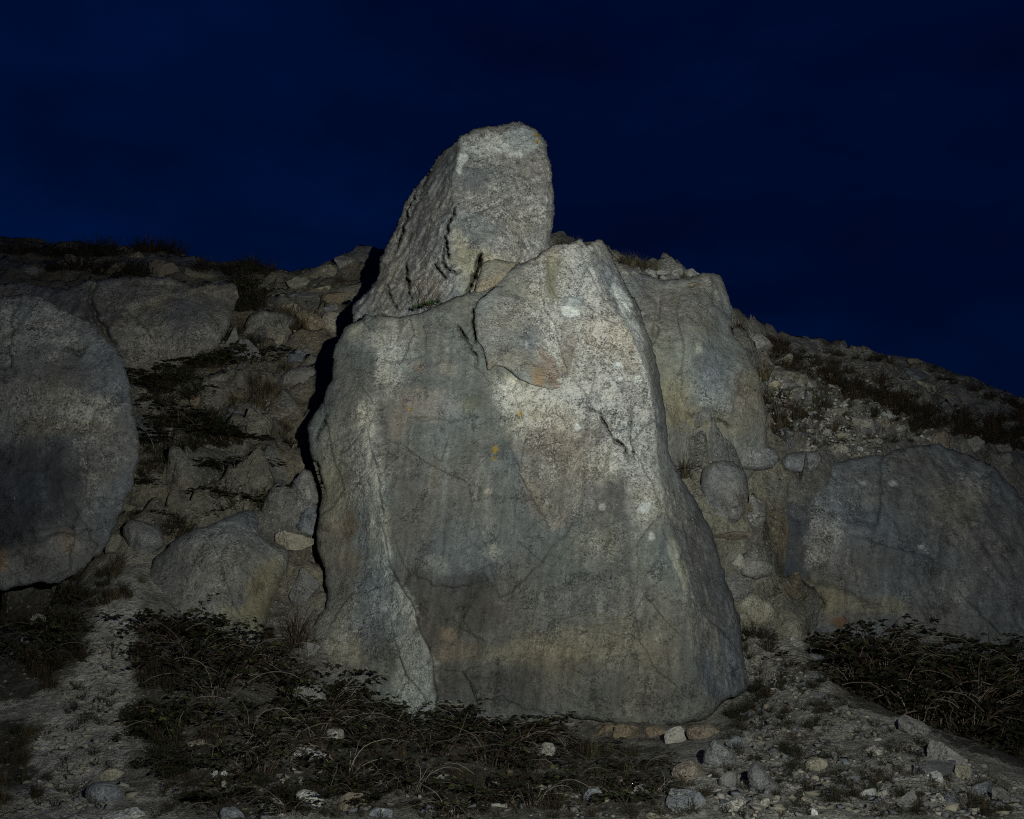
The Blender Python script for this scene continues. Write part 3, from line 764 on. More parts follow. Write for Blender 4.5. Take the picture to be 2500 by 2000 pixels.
relief('boulder_body', OUT_MAIN, d_main, spacing=2.9, edge_r=0.06, back=1.6, shrink=0.25, noise=((0.9, 0.07, 2), (3.2, 0.024, 4), (9.0, 0.016, 4)), jitter=9,
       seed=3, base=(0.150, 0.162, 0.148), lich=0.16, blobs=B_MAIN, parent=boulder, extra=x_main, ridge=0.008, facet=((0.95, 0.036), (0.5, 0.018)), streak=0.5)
sFl = sheet([(1165,740,-0.045),(1188,905,-0.085),(1225,898,-0.085),(1345,950,-0.075),(1240,685,0.07),(1390,900,0.10),(1345,760,0.11),(1365,830,0.11),(1300,720,0.07),(1250,820,-0.06),(1160,800,-0.06),(1375,945,-0.02)])
OUT_FLAKE = [(1163,735),(1200,705),(1240,682),(1300,672),(1345,740),(1375,820),(1392,890),(1385,945),(1345,950),(1310,942),(1272,926),(1250,908),(1228,894),(1208,892),(1191,906),(1188,880),(1180,852),(1166,832),(1158,790)]
def d_flake(px, py): return d_main(px, py) + sFl(px, py) - 0.025
def x_flake(px, py, p3):
    return 0.07 * fbm(p3, 0.9, 2, 0.55, off=9.9) + crack(px, py, [(1215,835),(1255,842),(1320,842)], 0.012, 5, 6, 2) + crack(px, py, [(1215,850),(1240,850),(1260,868)], 0.012, 5, 6, 4)
fk = relief('flake', OUT_FLAKE, d_flake, spacing=3.5, edge_r=0.03, back=0.16, shrink=0.15, noise=((3.5, 0.02, 4), (12.0, 0.007, 3)), jitter=6, seed=21, base=(0.20, 0.212, 0.205), lich=0.25,
       blobs=[(1365,830,50,140,-15,(0.30,0.285,0.245),0.9,0.4,0.72),(1280,690,60,30,0,(0.27,0.265,0.24),0.8,0.4,0.7),(1255,760,60,60,0,(0.27,0.265,0.235),0.6,0.6,0.6),(1313,915,20,30,-10,(0.265,0.185,0.11),0.85,0.4,0.05),(1345,900,18,50,-20,(0.30,0.20,0.13),0.6,0.5,0.3),(1310,740,40,60,0,(0.26,0.255,0.23),0.7,0.5,0.7),
              (1290,830,12,40,0,(0.13,0.14,0.15),0.6,0.5),(1262,880,60,26,15,(0.21,0.19,0.14),0.6,0.6,0.2),(1205,893,24,8,30,(0.2,0.17,0.12),0.8,0.5,0.1),(1285,843,5,8,0,WHITE,0.8,0.5)], parent=boulder, extra=x_flake)
tag(fk, 'blue-grey flake standing proud below the leaning block, with one orange stain')

# ------------------------------------------------------------------ the block on top
sBR = sheet([(1106,428,9.38),(1122,330,9.48),(1093,626,9.22),(1250,300,9.6),(1335,380,9.62),(1352,560,9.48),(1250,500,9.40),(1240,650,9.28),(1120,560,9.28),(1330,630,9.45),(1150,760,9.22),(1280,700,9.35)])
sBL = sheet([(1122,330,9.48),(1106,428,9.38),(1109,505,9.31),(1092,569,9.25),(1095,626,9.22),(1115,690,9.17),(1130,760,9.15),(1065,387,9.95),(1000,470,10.05),(940,600,10.05),(925,640,10.0),(862,755,9.75),(960,790,9.45),(1036,790,9.28),(1020,620,9.65)])
B_ARRIS = [(1128,315),(1122,330),(1106,428),(1109,505),(1092,569),(1095,626),(1115,690),(1130,780)]
def d_block(px, py):
    d, s, al, _, _ = seg_dist(px, py, B_ARRIS)
    a = sBR(px, py); b = sBL(px, py); sd = d * s       # + on the left of a downward line
    y = smax(a, b, 0.03)
    return np.where(sd < -60, a, y)
def x_block(px, py, p3):
    d, s, al, _, _ = seg_dist(px, py, B_ARRIS)
    left = smooth(-8, 14, d * s)
    u = px * 0.839 + py * 0.544; v = px * 0.544 - py * 0.839       # across / along the bedding
    qx, qy = warp2(px, py, 14, 90, 6)
    u = qx * 0.839 + qy * 0.544
    q = np.stack([u / 15.0, v / 95.0, np.zeros(px.shape)], -1)
    e = left * (0.085 * ridged(q, 1.0, 3) + 0.02 * ridged(q * np.array((3.1, 2.2, 1)), 1.0, 2))
    e = e + (1 - left) * 0.022 * fbm(p3, 14, 3)
    for ln_, dp, sd in (([(1018,455),(995,510),(985,560),(968,610),(958,635)], 0.12, 3), ([(1115,500),(1100,545),(1088,575),(1092,620),(1100,650)], 0.10, 4), ([(1062,640),(1078,665),(1092,684)], 0.10, 5),
                        ([(988,640),(994,680),(1000,715),(1003,740)], 0.11, 6), ([(1085,590),(1080,640),(1100,660),(1125,665)], 0.06, 7), ([(1060,400),(1020,480),(1000,540)], 0.05, 8), ([(940,690),(955,730),(975,760)], 0.05, 9)):
        e = e + crack(px, py, ln_, dp, 4.5, 9, sd)
    e = e + step(px, py, [(1300,622),(1200,622),(1100,612)], -0.04, 6, 60, 10, 3)
    e = e + crack(px, py, [(1176,612),(1172,635),(1164,660),(1150,695),(1140,720)], 0.14, 7, 4, 12)
    return e
OUT_BLOCK = [(1265,296),(1297,307),(1323,326),(1333,348),(1339,377),(1348,428),(1351,473),(1354,524),(1347,572),(1341,596),(1330,650),(1270,690),(1215,740),(1150,770),(1080,790),(1000,815),(900,815),(860,790),(858,752),(885,722),(908,696),(923,674),(927,632),(940,600),(966,556),(985,499),(1023,448),(1052,416),(1065,387),(1087,361),(1119,334),(1150,317),(1183,307),(1215,306),(1246,298)]
B_BLOCK = [(1170,350,60,24,5,(0.36,0.38,0.365),0.9,0.3,0.4),(1270,345,45,33,0,(0.34,0.365,0.355),0.9,0.3,0.4),(1240,362,50,14,0,(0.43,0.45,0.42),0.7,0.5,0.4),(1130,388,11,15,10,WHITE,0.95,0.35,0.1),(1200,355,25,16,0,(0.45,0.47,0.44),0.6,0.5),
           (1122,412,8,10,0,WHITE,0.7,0.4),(1312,345,6,5,0,YELLOW,0.9,0.4,0),(1310,330,9,4,20,YELLOW,0.8,0.5,0),
           (1220,460,100,20,5,(0.11,0.115,0.117),0.75,0.5,0.25),(1180,420,40,30,0,(0.15,0.158,0.155),0.5,0.5,0.35),(1250,500,90,60,0,(0.26,0.25,0.215),0.5,0.6,0.75),(1270,540,80,40,0,(0.20,0.175,0.13),0.5,0.6,0.6),(1170,560,60,30,0,BLUE,0.6,0.5,0.3),
           (1120,600,22,45,-15,(0.34,0.305,0.215),0.75,0.5,0.35),(1160,640,70,30,10,(0.30,0.285,0.20),0.7,0.4,0.3),(1140,690,30,40,0,(0.30,0.30,0.23),0.6,0.5,0.3),
           (1010,560,60,130,30,(0.185,0.19,0.195),0.6,0.5,0.4),(1060,470,30,120,25,(0.17,0.175,0.18),0.55,0.5,0.35),(960,700,40,60,20,(0.235,0.215,0.185),0.6,0.5,0.4),(1040,715,40,40,0,(0.26,0.235,0.185),0.6,0.5,0.35)]
block = relief('leaning_block', OUT_BLOCK, d_block, spacing=2.6, edge_r=0.10, back=0.9, shrink=0.3, noise=((1.0, 0.06, 3), (4.0, 0.05, 4), (11.0, 0.02, 4)), jitter=9, seed=8, base=(0.205, 0.205, 0.192), lich=0.52, blobs=B_BLOCK, extra=x_block, facet=((0.55, 0.02), (0.25, 0.008)), streak=0.2)
tag(block, 'upright grey block leaning on top of the tallest boulder, against the sky', 'boulder')

# wedge stone jammed under the block
def planes(ctrl): 
    s = sheet(ctrl); return lambda px, py: s(px, py)
w = relief('wedge_stone', [(1180,640),(1205,630),(1245,640),(1272,642),(1250,662),(1220,692),(1190,708),(1160,716),(1164,692)], planes([(1168,640,9.22),(1260,640,9.24),(1150,710,9.06),(1210,690,9.08),(1190,665,9.1)]),
           spacing=3.5, edge_r=0.03, back=0.3, noise=((4, 0.03, 4),), jitter=4, seed=31, base=(0.255,0.235,0.18), lich=0.3, blobs=[(1200,690,40,14,-20,OCHRE,0.5,0.5)])
tag(w, 'small brownish wedge stone jammed in the gap under the leaning block', 'stone')

# ------------------------------------------------------------------ the other big rocks
sS = sheet([(1530,680,9.72),(1560,710,9.62),(1588,800,9.40),(1612,880,9.26),(1628,960,9.18),(1645,1050,9.16),(1500,640,9.9),(1600,690,9.75),(1720,670,9.75),(1780,720,9.8),(1790,800,9.72),(1700,800,9.35),(1650,800,9.38),(1700,950,9.22),(1820,900,9.42),(1860,980,9.48),(1850,1080,9.5),(1700,1150,9.5),(1700,1020,9.38),(1780,1120,9.45),(1770,1000,9.28)])
def x_S(px, py, p3):
    e = crack(px, py, [(1670,1012),(1740,1022),(1790,1045)], 0.06, 5, 8, 2) + crack(px, py, [(1612,720),(1602,780),(1596,850)], 0.02, 9, 8, 3)
    u = px * 0.8 - py * 0.6; v = px * 0.6 + py * 0.8
    return e + 0.012 * ridged(np.stack([u / 14.0, v / 60.0, np.zeros(px.shape)], -1), 1.0, 3) * smooth(760, 700, py + 0 * px) + 0.012 * fbm(p3, 12, 3)
B_S = [(1640,900,60,130,0,(0.215,0.208,0.15),0.75,0.5,0.1),(1700,870,60,130,-5,(0.185,0.19,0.165),0.6,0.5,0.15),(1560,720,60,70,-30,(0.19,0.195,0.19),0.7,0.5,0.5),(1600,740,45,60,0,(0.185,0.165,0.135),0.6,0.5,0.3),(1715,735,50,50,0,(0.17,0.175,0.175),0.55,0.6,0.6),
       (1720,900,26,60,-20,(0.115,0.11,0.10),0.75,0.6,0.5),(1740,805,26,16,20,(0.12,0.11,0.095),0.7,0.6,0.3),(1662,800,12,22,0,(0.14,0.13,0.12),0.6,0.6),(1705,850,12,14,0,CREAM,0.7,0.5),(1760,880,40,90,0,(0.18,0.195,0.185),0.6,0.5,0.25),
       (1820,960,45,70,0,(0.21,0.18,0.125),0.65,0.6,0.4),(1740,960,60,60,0,(0.20,0.20,0.18),0.5,0.6,0.6),(1680,1020,90,25,0,(0.24,0.22,0.15),0.7,0.5,0.2),(1780,1040,70,30,0,(0.22,0.205,0.15),0.6,0.5,0.2),(1650,960,40,40,0,(0.27,0.25,0.165),0.5,0.5)]
sh = relief('shoulder_boulder', [(1470,622),(1520,642),(1570,668),(1600,680),(1650,682),(1700,674),(1725,664),(1752,668),(1768,688),(1775,712),(1786,745),(1790,767),(1784,790),(1784,808),(1800,830),(1822,855),(1845,895),(1860,940),(1867,1000),(1872,1050),(1872,1120),(1820,1180),(1760,1200),(1700,1190),(1650,1150),(1590,1080),(1530,900),(1480,750)],
            lambda a, b: sS(a, b), spacing=3.8, edge_r=0.035, back=1.3, shrink=0.25, noise=((1.0, 0.04, 3), (3.5, 0.025, 4), (12, 0.010, 3)), jitter=9, seed=12, base=(0.185,0.19,0.17), lich=0.22, blobs=B_S, extra=x_S, facet=((0.7, 0.05), (0.32, 0.014)), streak=0.3)
tag(sh, 'rounded olive-grey boulder joined behind the right shoulder of the tallest boulder', 'boulder')

sRS = sheet([(1930,1170,9.8),(2080,1120,9.75),(2240,1085,9.8),(2430,1140,9.75),(2600,1300,9.5),(1870,1230,9.75),(1860,1350,9.6),(2000,1250,9.5),(2200,1250,9.38),(2400,1300,9.25),(1950,1480,9.4),(2150,1500,9.2),(2300,1530,9.1),(2500,1580,8.9),(2700,1600,8.8),(2000,1400,9.45),(2300,1400,9.2),(1920,1400,9.55)])
def x_RS(px, py, p3):
    e = step(px, py, [(2155,1090),(2146,1180),(2152,1230),(2136,1300)], 0.13, 5, 160, 10, 3) + crack(px, py, [(1965,1420),(1990,1450),(2020,1485)], 0.05, 5, 8, 4)
    u = px * 0.86 - py * 0.5; v = px * 0.5 + py * 0.86
    e = e + smooth(2130, 2260, px) * 0.055 * ridged(np.stack([u / 26.0, v / 150.0, np.zeros(px.shape)], -1), 1.0, 3)
    e = e + step(px, py, [(1900,1420),(1960,1410),(2060,1440),(2160,1490)], -0.08, 10, 90, 16, 6)
    return e
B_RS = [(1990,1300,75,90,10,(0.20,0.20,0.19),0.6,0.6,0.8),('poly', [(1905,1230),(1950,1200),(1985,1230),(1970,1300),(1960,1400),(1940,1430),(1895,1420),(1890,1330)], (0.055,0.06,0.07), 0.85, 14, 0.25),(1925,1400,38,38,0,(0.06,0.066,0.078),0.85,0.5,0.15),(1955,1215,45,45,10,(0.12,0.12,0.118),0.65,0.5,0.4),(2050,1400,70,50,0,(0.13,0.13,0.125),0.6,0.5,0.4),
        (2200,1370,110,60,-10,(0.11,0.112,0.115),0.6,0.6,0.35),(2090,1190,60,60,0,(0.225,0.215,0.185),0.7,0.5,0.35),(2200,1180,50,70,0,(0.155,0.15,0.135),0.7,0.4,0.35),(2370,1190,40,50,15,(0.28,0.285,0.265),0.7,0.5,0.6),(2330,1250,60,110,-25,(0.205,0.195,0.17),0.5,0.6,0.4),
        (1990,1460,90,45,10,(0.245,0.225,0.145),0.8,0.4,0.15),(2150,1480,70,22,0,(0.235,0.22,0.155),0.75,0.4,0.3),(2060,1510,60,20,0,(0.15,0.14,0.12),0.6,0.5),(1880,1240,35,70,0,(0.26,0.245,0.17),0.8,0.4,0.15),(2440,1420,60,140,-20,(0.135,0.142,0.155),0.7,0.5,0.35),
        (2300,1450,60,60,-10,(0.15,0.145,0.135),0.5,0.6,0.4),(2180,1182,8,7,0,WHITE,0.7,0.5),(2110,1180,8,5,0,WHITE,0.7,0.5),(2250,1335,7,6,0,WHITE,0.7,0.5),(2380,1410,60,14,-55,(0.24,0.24,0.23),0.5,0.5),(2050,1520,22,12,10,(0.16,0.08,0.035),0.7,0.5,0)]
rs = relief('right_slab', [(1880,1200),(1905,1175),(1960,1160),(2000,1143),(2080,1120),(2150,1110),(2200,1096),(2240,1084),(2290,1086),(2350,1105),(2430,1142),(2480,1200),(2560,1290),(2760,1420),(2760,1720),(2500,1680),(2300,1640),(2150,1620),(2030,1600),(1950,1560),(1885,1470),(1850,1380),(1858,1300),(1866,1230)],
            lambda a, b: sRS(a, b), spacing=4.5, edge_r=0.03, back=1.0, shrink=0.2, noise=((0.9, 0.03, 3), (3.2, 0.03, 4), (11, 0.012, 3)), jitter=12, seed=15, base=(0.150,0.158,0.162), lich=0.26, blobs=B_RS, extra=x_RS, facet=((1.0, 0.06), (0.4, 0.016)), streak=0.5)  # base colour cooled, bluish sky light put into it
rs.name = 'broad_boulder'
tag(rs, 'broad dark grey slab-faced boulder at the right edge above the brambles', 'boulder')

sLB = sheet([(0,725,8.52),(110,725,8.55),(260,830,8.45),(335,1050,8.35),(150,900,8.28),(0,900,8.24),(0,1100,8.08),(200,1100,8.14),(300,1200,8.25),(100,1300,8.05),(0,1430,8.15),(255,1340,8.25),(-250,1000,8.1),(-250,750,8.5),(-250,1450,8.15),(130,1400,8.15)])
def x_LB(px, py, p3):
    e = crack(px, py, [(145,850),(180,855),(195,865),(215,845)], 0.05, 6, 10, 2) + step(px, py, [(20,1400),(60,1330),(150,1310),(250,1290)], 0.05, 8, 120, 16, 4)
    return e + 0.02 * fbm(p3, 9, 3)
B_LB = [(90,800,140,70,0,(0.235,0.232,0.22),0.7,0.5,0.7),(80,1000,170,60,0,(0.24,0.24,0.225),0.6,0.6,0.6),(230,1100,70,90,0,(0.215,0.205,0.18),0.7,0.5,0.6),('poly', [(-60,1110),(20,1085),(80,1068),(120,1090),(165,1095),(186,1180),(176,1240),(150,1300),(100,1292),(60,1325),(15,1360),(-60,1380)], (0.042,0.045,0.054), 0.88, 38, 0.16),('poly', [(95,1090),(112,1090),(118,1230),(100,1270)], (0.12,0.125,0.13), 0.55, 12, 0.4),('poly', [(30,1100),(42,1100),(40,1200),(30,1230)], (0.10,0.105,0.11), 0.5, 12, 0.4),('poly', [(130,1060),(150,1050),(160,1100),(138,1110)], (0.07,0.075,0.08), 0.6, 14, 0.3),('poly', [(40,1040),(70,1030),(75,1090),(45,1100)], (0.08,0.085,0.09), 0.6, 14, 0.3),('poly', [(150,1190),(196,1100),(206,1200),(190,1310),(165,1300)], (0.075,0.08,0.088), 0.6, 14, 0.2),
        (130,1370,120,50,-8,(0.165,0.165,0.155),0.85,0.35,0.2),(165,1320,20,30,0,(0.25,0.19,0.14),0.5,0.5),(120,1050,80,40,0,(0.15,0.15,0.15),0.5,0.6),(210,1000,70,40,0,(0.255,0.25,0.225),0.6,0.5,0.8),(160,1040,100,22,0,(0.21,0.19,0.12),0.5,0.5),(5,1370,12,30,0,OCHRE,0.6,0.5)]
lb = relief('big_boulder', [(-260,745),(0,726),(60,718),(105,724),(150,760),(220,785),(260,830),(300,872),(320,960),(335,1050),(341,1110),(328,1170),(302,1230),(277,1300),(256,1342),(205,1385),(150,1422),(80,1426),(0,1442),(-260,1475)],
            lambda a, b: sLB(a, b), spacing=4.2, edge_r=0.03, back=1.6, shrink=0.25, noise=((0.9, 0.03, 3), (3.4, 0.03, 4), (11, 0.014, 3)), jitter=12, seed=18, base=(0.155,0.163,0.168), lich=0.34, blobs=B_LB, extra=x_LB, facet=((0.9, 0.06), (0.4, 0.018)), streak=0.3)  # blue of the sky light taken into the base colour
lb.name = 'left_edge_boulder'
tag(lb, 'big rounded grey boulder cut by the left edge, with a black water stain', 'boulder')

sUB = sheet([(300,676,11.9),(420,674,11.9),(570,690,11.8),(350,780,11.2),(500,780,11.3),(250,800,11.2),(430,900,11.2),(370,920,11.2),(150,720,11.7),(540,850,11.4),(40,700,11.9),(60,820,11.4)])
ub = relief('rear_boulder', [(-30,700),(40,688),(100,700),(160,705),(200,688),(250,682),(310,676),(420,674),(470,700),(520,694),(570,688),(583,718),(562,790),(532,850),(470,872),(430,905),(370,925),(300,905),(150,850),(-30,850)],
            lambda a, b: sUB(a, b), spacing=4.0, edge_r=0.05, back=1.3, shrink=0.25, noise=((0.9, 0.05, 3), (3.0, 0.04, 4), (10, 0.015, 3)), jitter=10, seed=22, base=(0.205,0.19,0.165), lich=0.6,
            blobs=[(350,760,130,70,0,(0.23,0.21,0.17),0.6,0.5,0.75),(460,780,50,80,0,(0.15,0.155,0.165),0.6,0.5,0.4),(150,760,100,60,0,(0.15,0.152,0.16),0.6,0.6,0.3),(465,705,14,14,0,OLIVE,0.7,0.5),(410,690,20,8,0,PALE,0.6,0.5),(530,730,50,40,0,(0.2,0.19,0.165),0.6,0.5,0.3)],
            facet=((0.8, 0.09), (0.3, 0.02)), extra=lambda a, b, p: step(a, b, [(480,702),(530,720),(582,700)], 0.12, 8, 200, 8, 2) + crack(a, b, [(230,680),(225,740),(250,800),(280,850)], 0.08, 10, 14, 5))
tag(ub, 'dusky brown-grey boulder half hidden behind the left edge boulder, below the skyline', 'boulder')

sLL = sheet([(400,1360,8.3),(614,1250,8.6),(700,1350,8.5),(500,1400,8.02),(600,1400,8.1),(480,1510,7.9),(620,1530,8.05),(370,1430,8.15),(660,1460,8.3),(560,1290,8.3),(440,1330,8.25)])
ll = relief('low_boulder', [(583,1250),(600,1243),(616,1246),(631,1271),(635,1306),(670,1330),(707,1348),(705,1379),(688,1414),(668,1460),(652,1510),(640,1570),(560,1590),(480,1580),(400,1540),(372,1480),(362,1440),(362,1400),(375,1362),(395,1349),(422,1321),(471,1293),(530,1275)],
            lambda a, b: sLL(a, b), spacing=3.6, edge_r=0.09, back=0.9, shrink=0.25, noise=((1.2, 0.03, 3), (4.0, 0.02, 4), (13, 0.009, 3)), jitter=9, seed=25, base=(0.205,0.21,0.198), lich=0.4,
            blobs=[(540,1330,90,40,-15,(0.225,0.22,0.195),0.6,0.5,0.5),(640,1450,40,90,25,(0.25,0.235,0.15),0.85,0.4,0.1),(590,1520,70,40,0,(0.235,0.225,0.15),0.6,0.5,0.1),(570,1460,30,22,0,(0.13,0.14,0.15),0.6,0.5,0.1),(420,1430,40,60,0,(0.19,0.19,0.185),0.5,0.5,0.3),(610,1270,20,20,0,(0.15,0.155,0.16),0.6,0.5)],
            facet=((0.6, 0.045), (0.25, 0.012)), streak=0.15, extra=lambda a, b, p: crack(a, b, [(372,1418),(395,1450),(415,1490)], 0.05, 4.5, 6, 3) + step(a, b, [(708,1372),(660,1410),(625,1470),(600,1540)], 0.05, 14, 100, 10, 5))
tag(ll, 'low smooth grey boulder with a pointed top left of the tallest boulder', 'boulder')

# ------------------------------------------------------------------ loose stones
import bmesh
def stone_mesh(seed, sub=3, cuts=11, rough=0.05):
    r = np.random.default_rng(1000 + seed)
    bm = bmesh.new(); bmesh.ops.create_icosphere(bm, subdivisions=sub, radius=1.0)
    v = np.array([x.co[:] for x in bm.verts]); f = np.array([[x.index for x in fc.verts] for fc in bm.faces])
    bm.free()
    for k in range(cuts):
        n = r.normal(size=3); n[2] *= 0.8; n /= np.linalg.norm(n)
        d = r.uniform(0.36, 0.80)
        h = v @ n - d
        v = v - np.where(h > 0, h, 0)[:, None] * n
    v = v + rough * fbm(v, 2.2, 3, 0.6, off=seed * 2.1)[:, None] * v
    lo, hi = v.min(0), v.max(0)
    v = (v - (lo + hi) / 2) / (hi - lo) * 2          # unit box, +-1
    me = make_mesh('stone', v, f, None, M_STONE)
    me.set_sharp_from_angle(angle=R(20))
    return me
SM = [stone_mesh(i, 3, 7 + i % 5, 0.22) for i in range(12)]
SMALL = [stone_mesh(50 + i, 2, 7, 0.15) for i in range(12)]
ST = dict(grey=(0.205, 0.203, 0.19), blue=(0.17, 0.18, 0.188), pale=(0.36, 0.345, 0.295), white=(0.44, 0.45, 0.425), brown=(0.20, 0.172, 0.13), ochre=(0.215, 0.172, 0.115), dark=(0.105, 0.105, 0.108), beige=(0.30, 0.275, 0.205), olive=(0.225, 0.215, 0.165))
def stone(px, py, w, h, rot, tone, label, Y=None, name='stone', v=None, lich=0.35, deep=0.8, group=None, sink=0.12):
    if Y is None:
        p = ground_at(px, py + 0.25 * h)
        if p is None: return None
        Y = p[1] - (0.07 if (1640 < px < 1930 and 1000 < py < 1530) or (270 < px < 800 and 1150 < py < 1600) else 0.0)
    c = P(px, py, Y)
    k = Y / F
    sx, sz = 0.5 * w * k * 1.04, 0.5 * h * k * 1.08
    sy = deep * 0.5 * (sx + sz)
    o = bpy.data.objects.new(name, SM[(v if v is not None else int(px * 7 + py * 3)) % len(SM)])
    COL.objects.link(o)
    o.location = (c[0], c[1] + sy * 0.25, c[2] - sz * sink)
    o.rotation_euler = (R(12), R(rot), R(random.uniform(-10, 10)) + (math.pi if random.random() < 0.5 else 0))
    o.scale = (sx, sy, sz)
    t = ST[tone]; f = random.uniform(0.9, 1.12)
    o.color = (t[0] * f, t[1] * f, t[2] * f, lich)
    tag(o, label, 'stone', group)
    return o
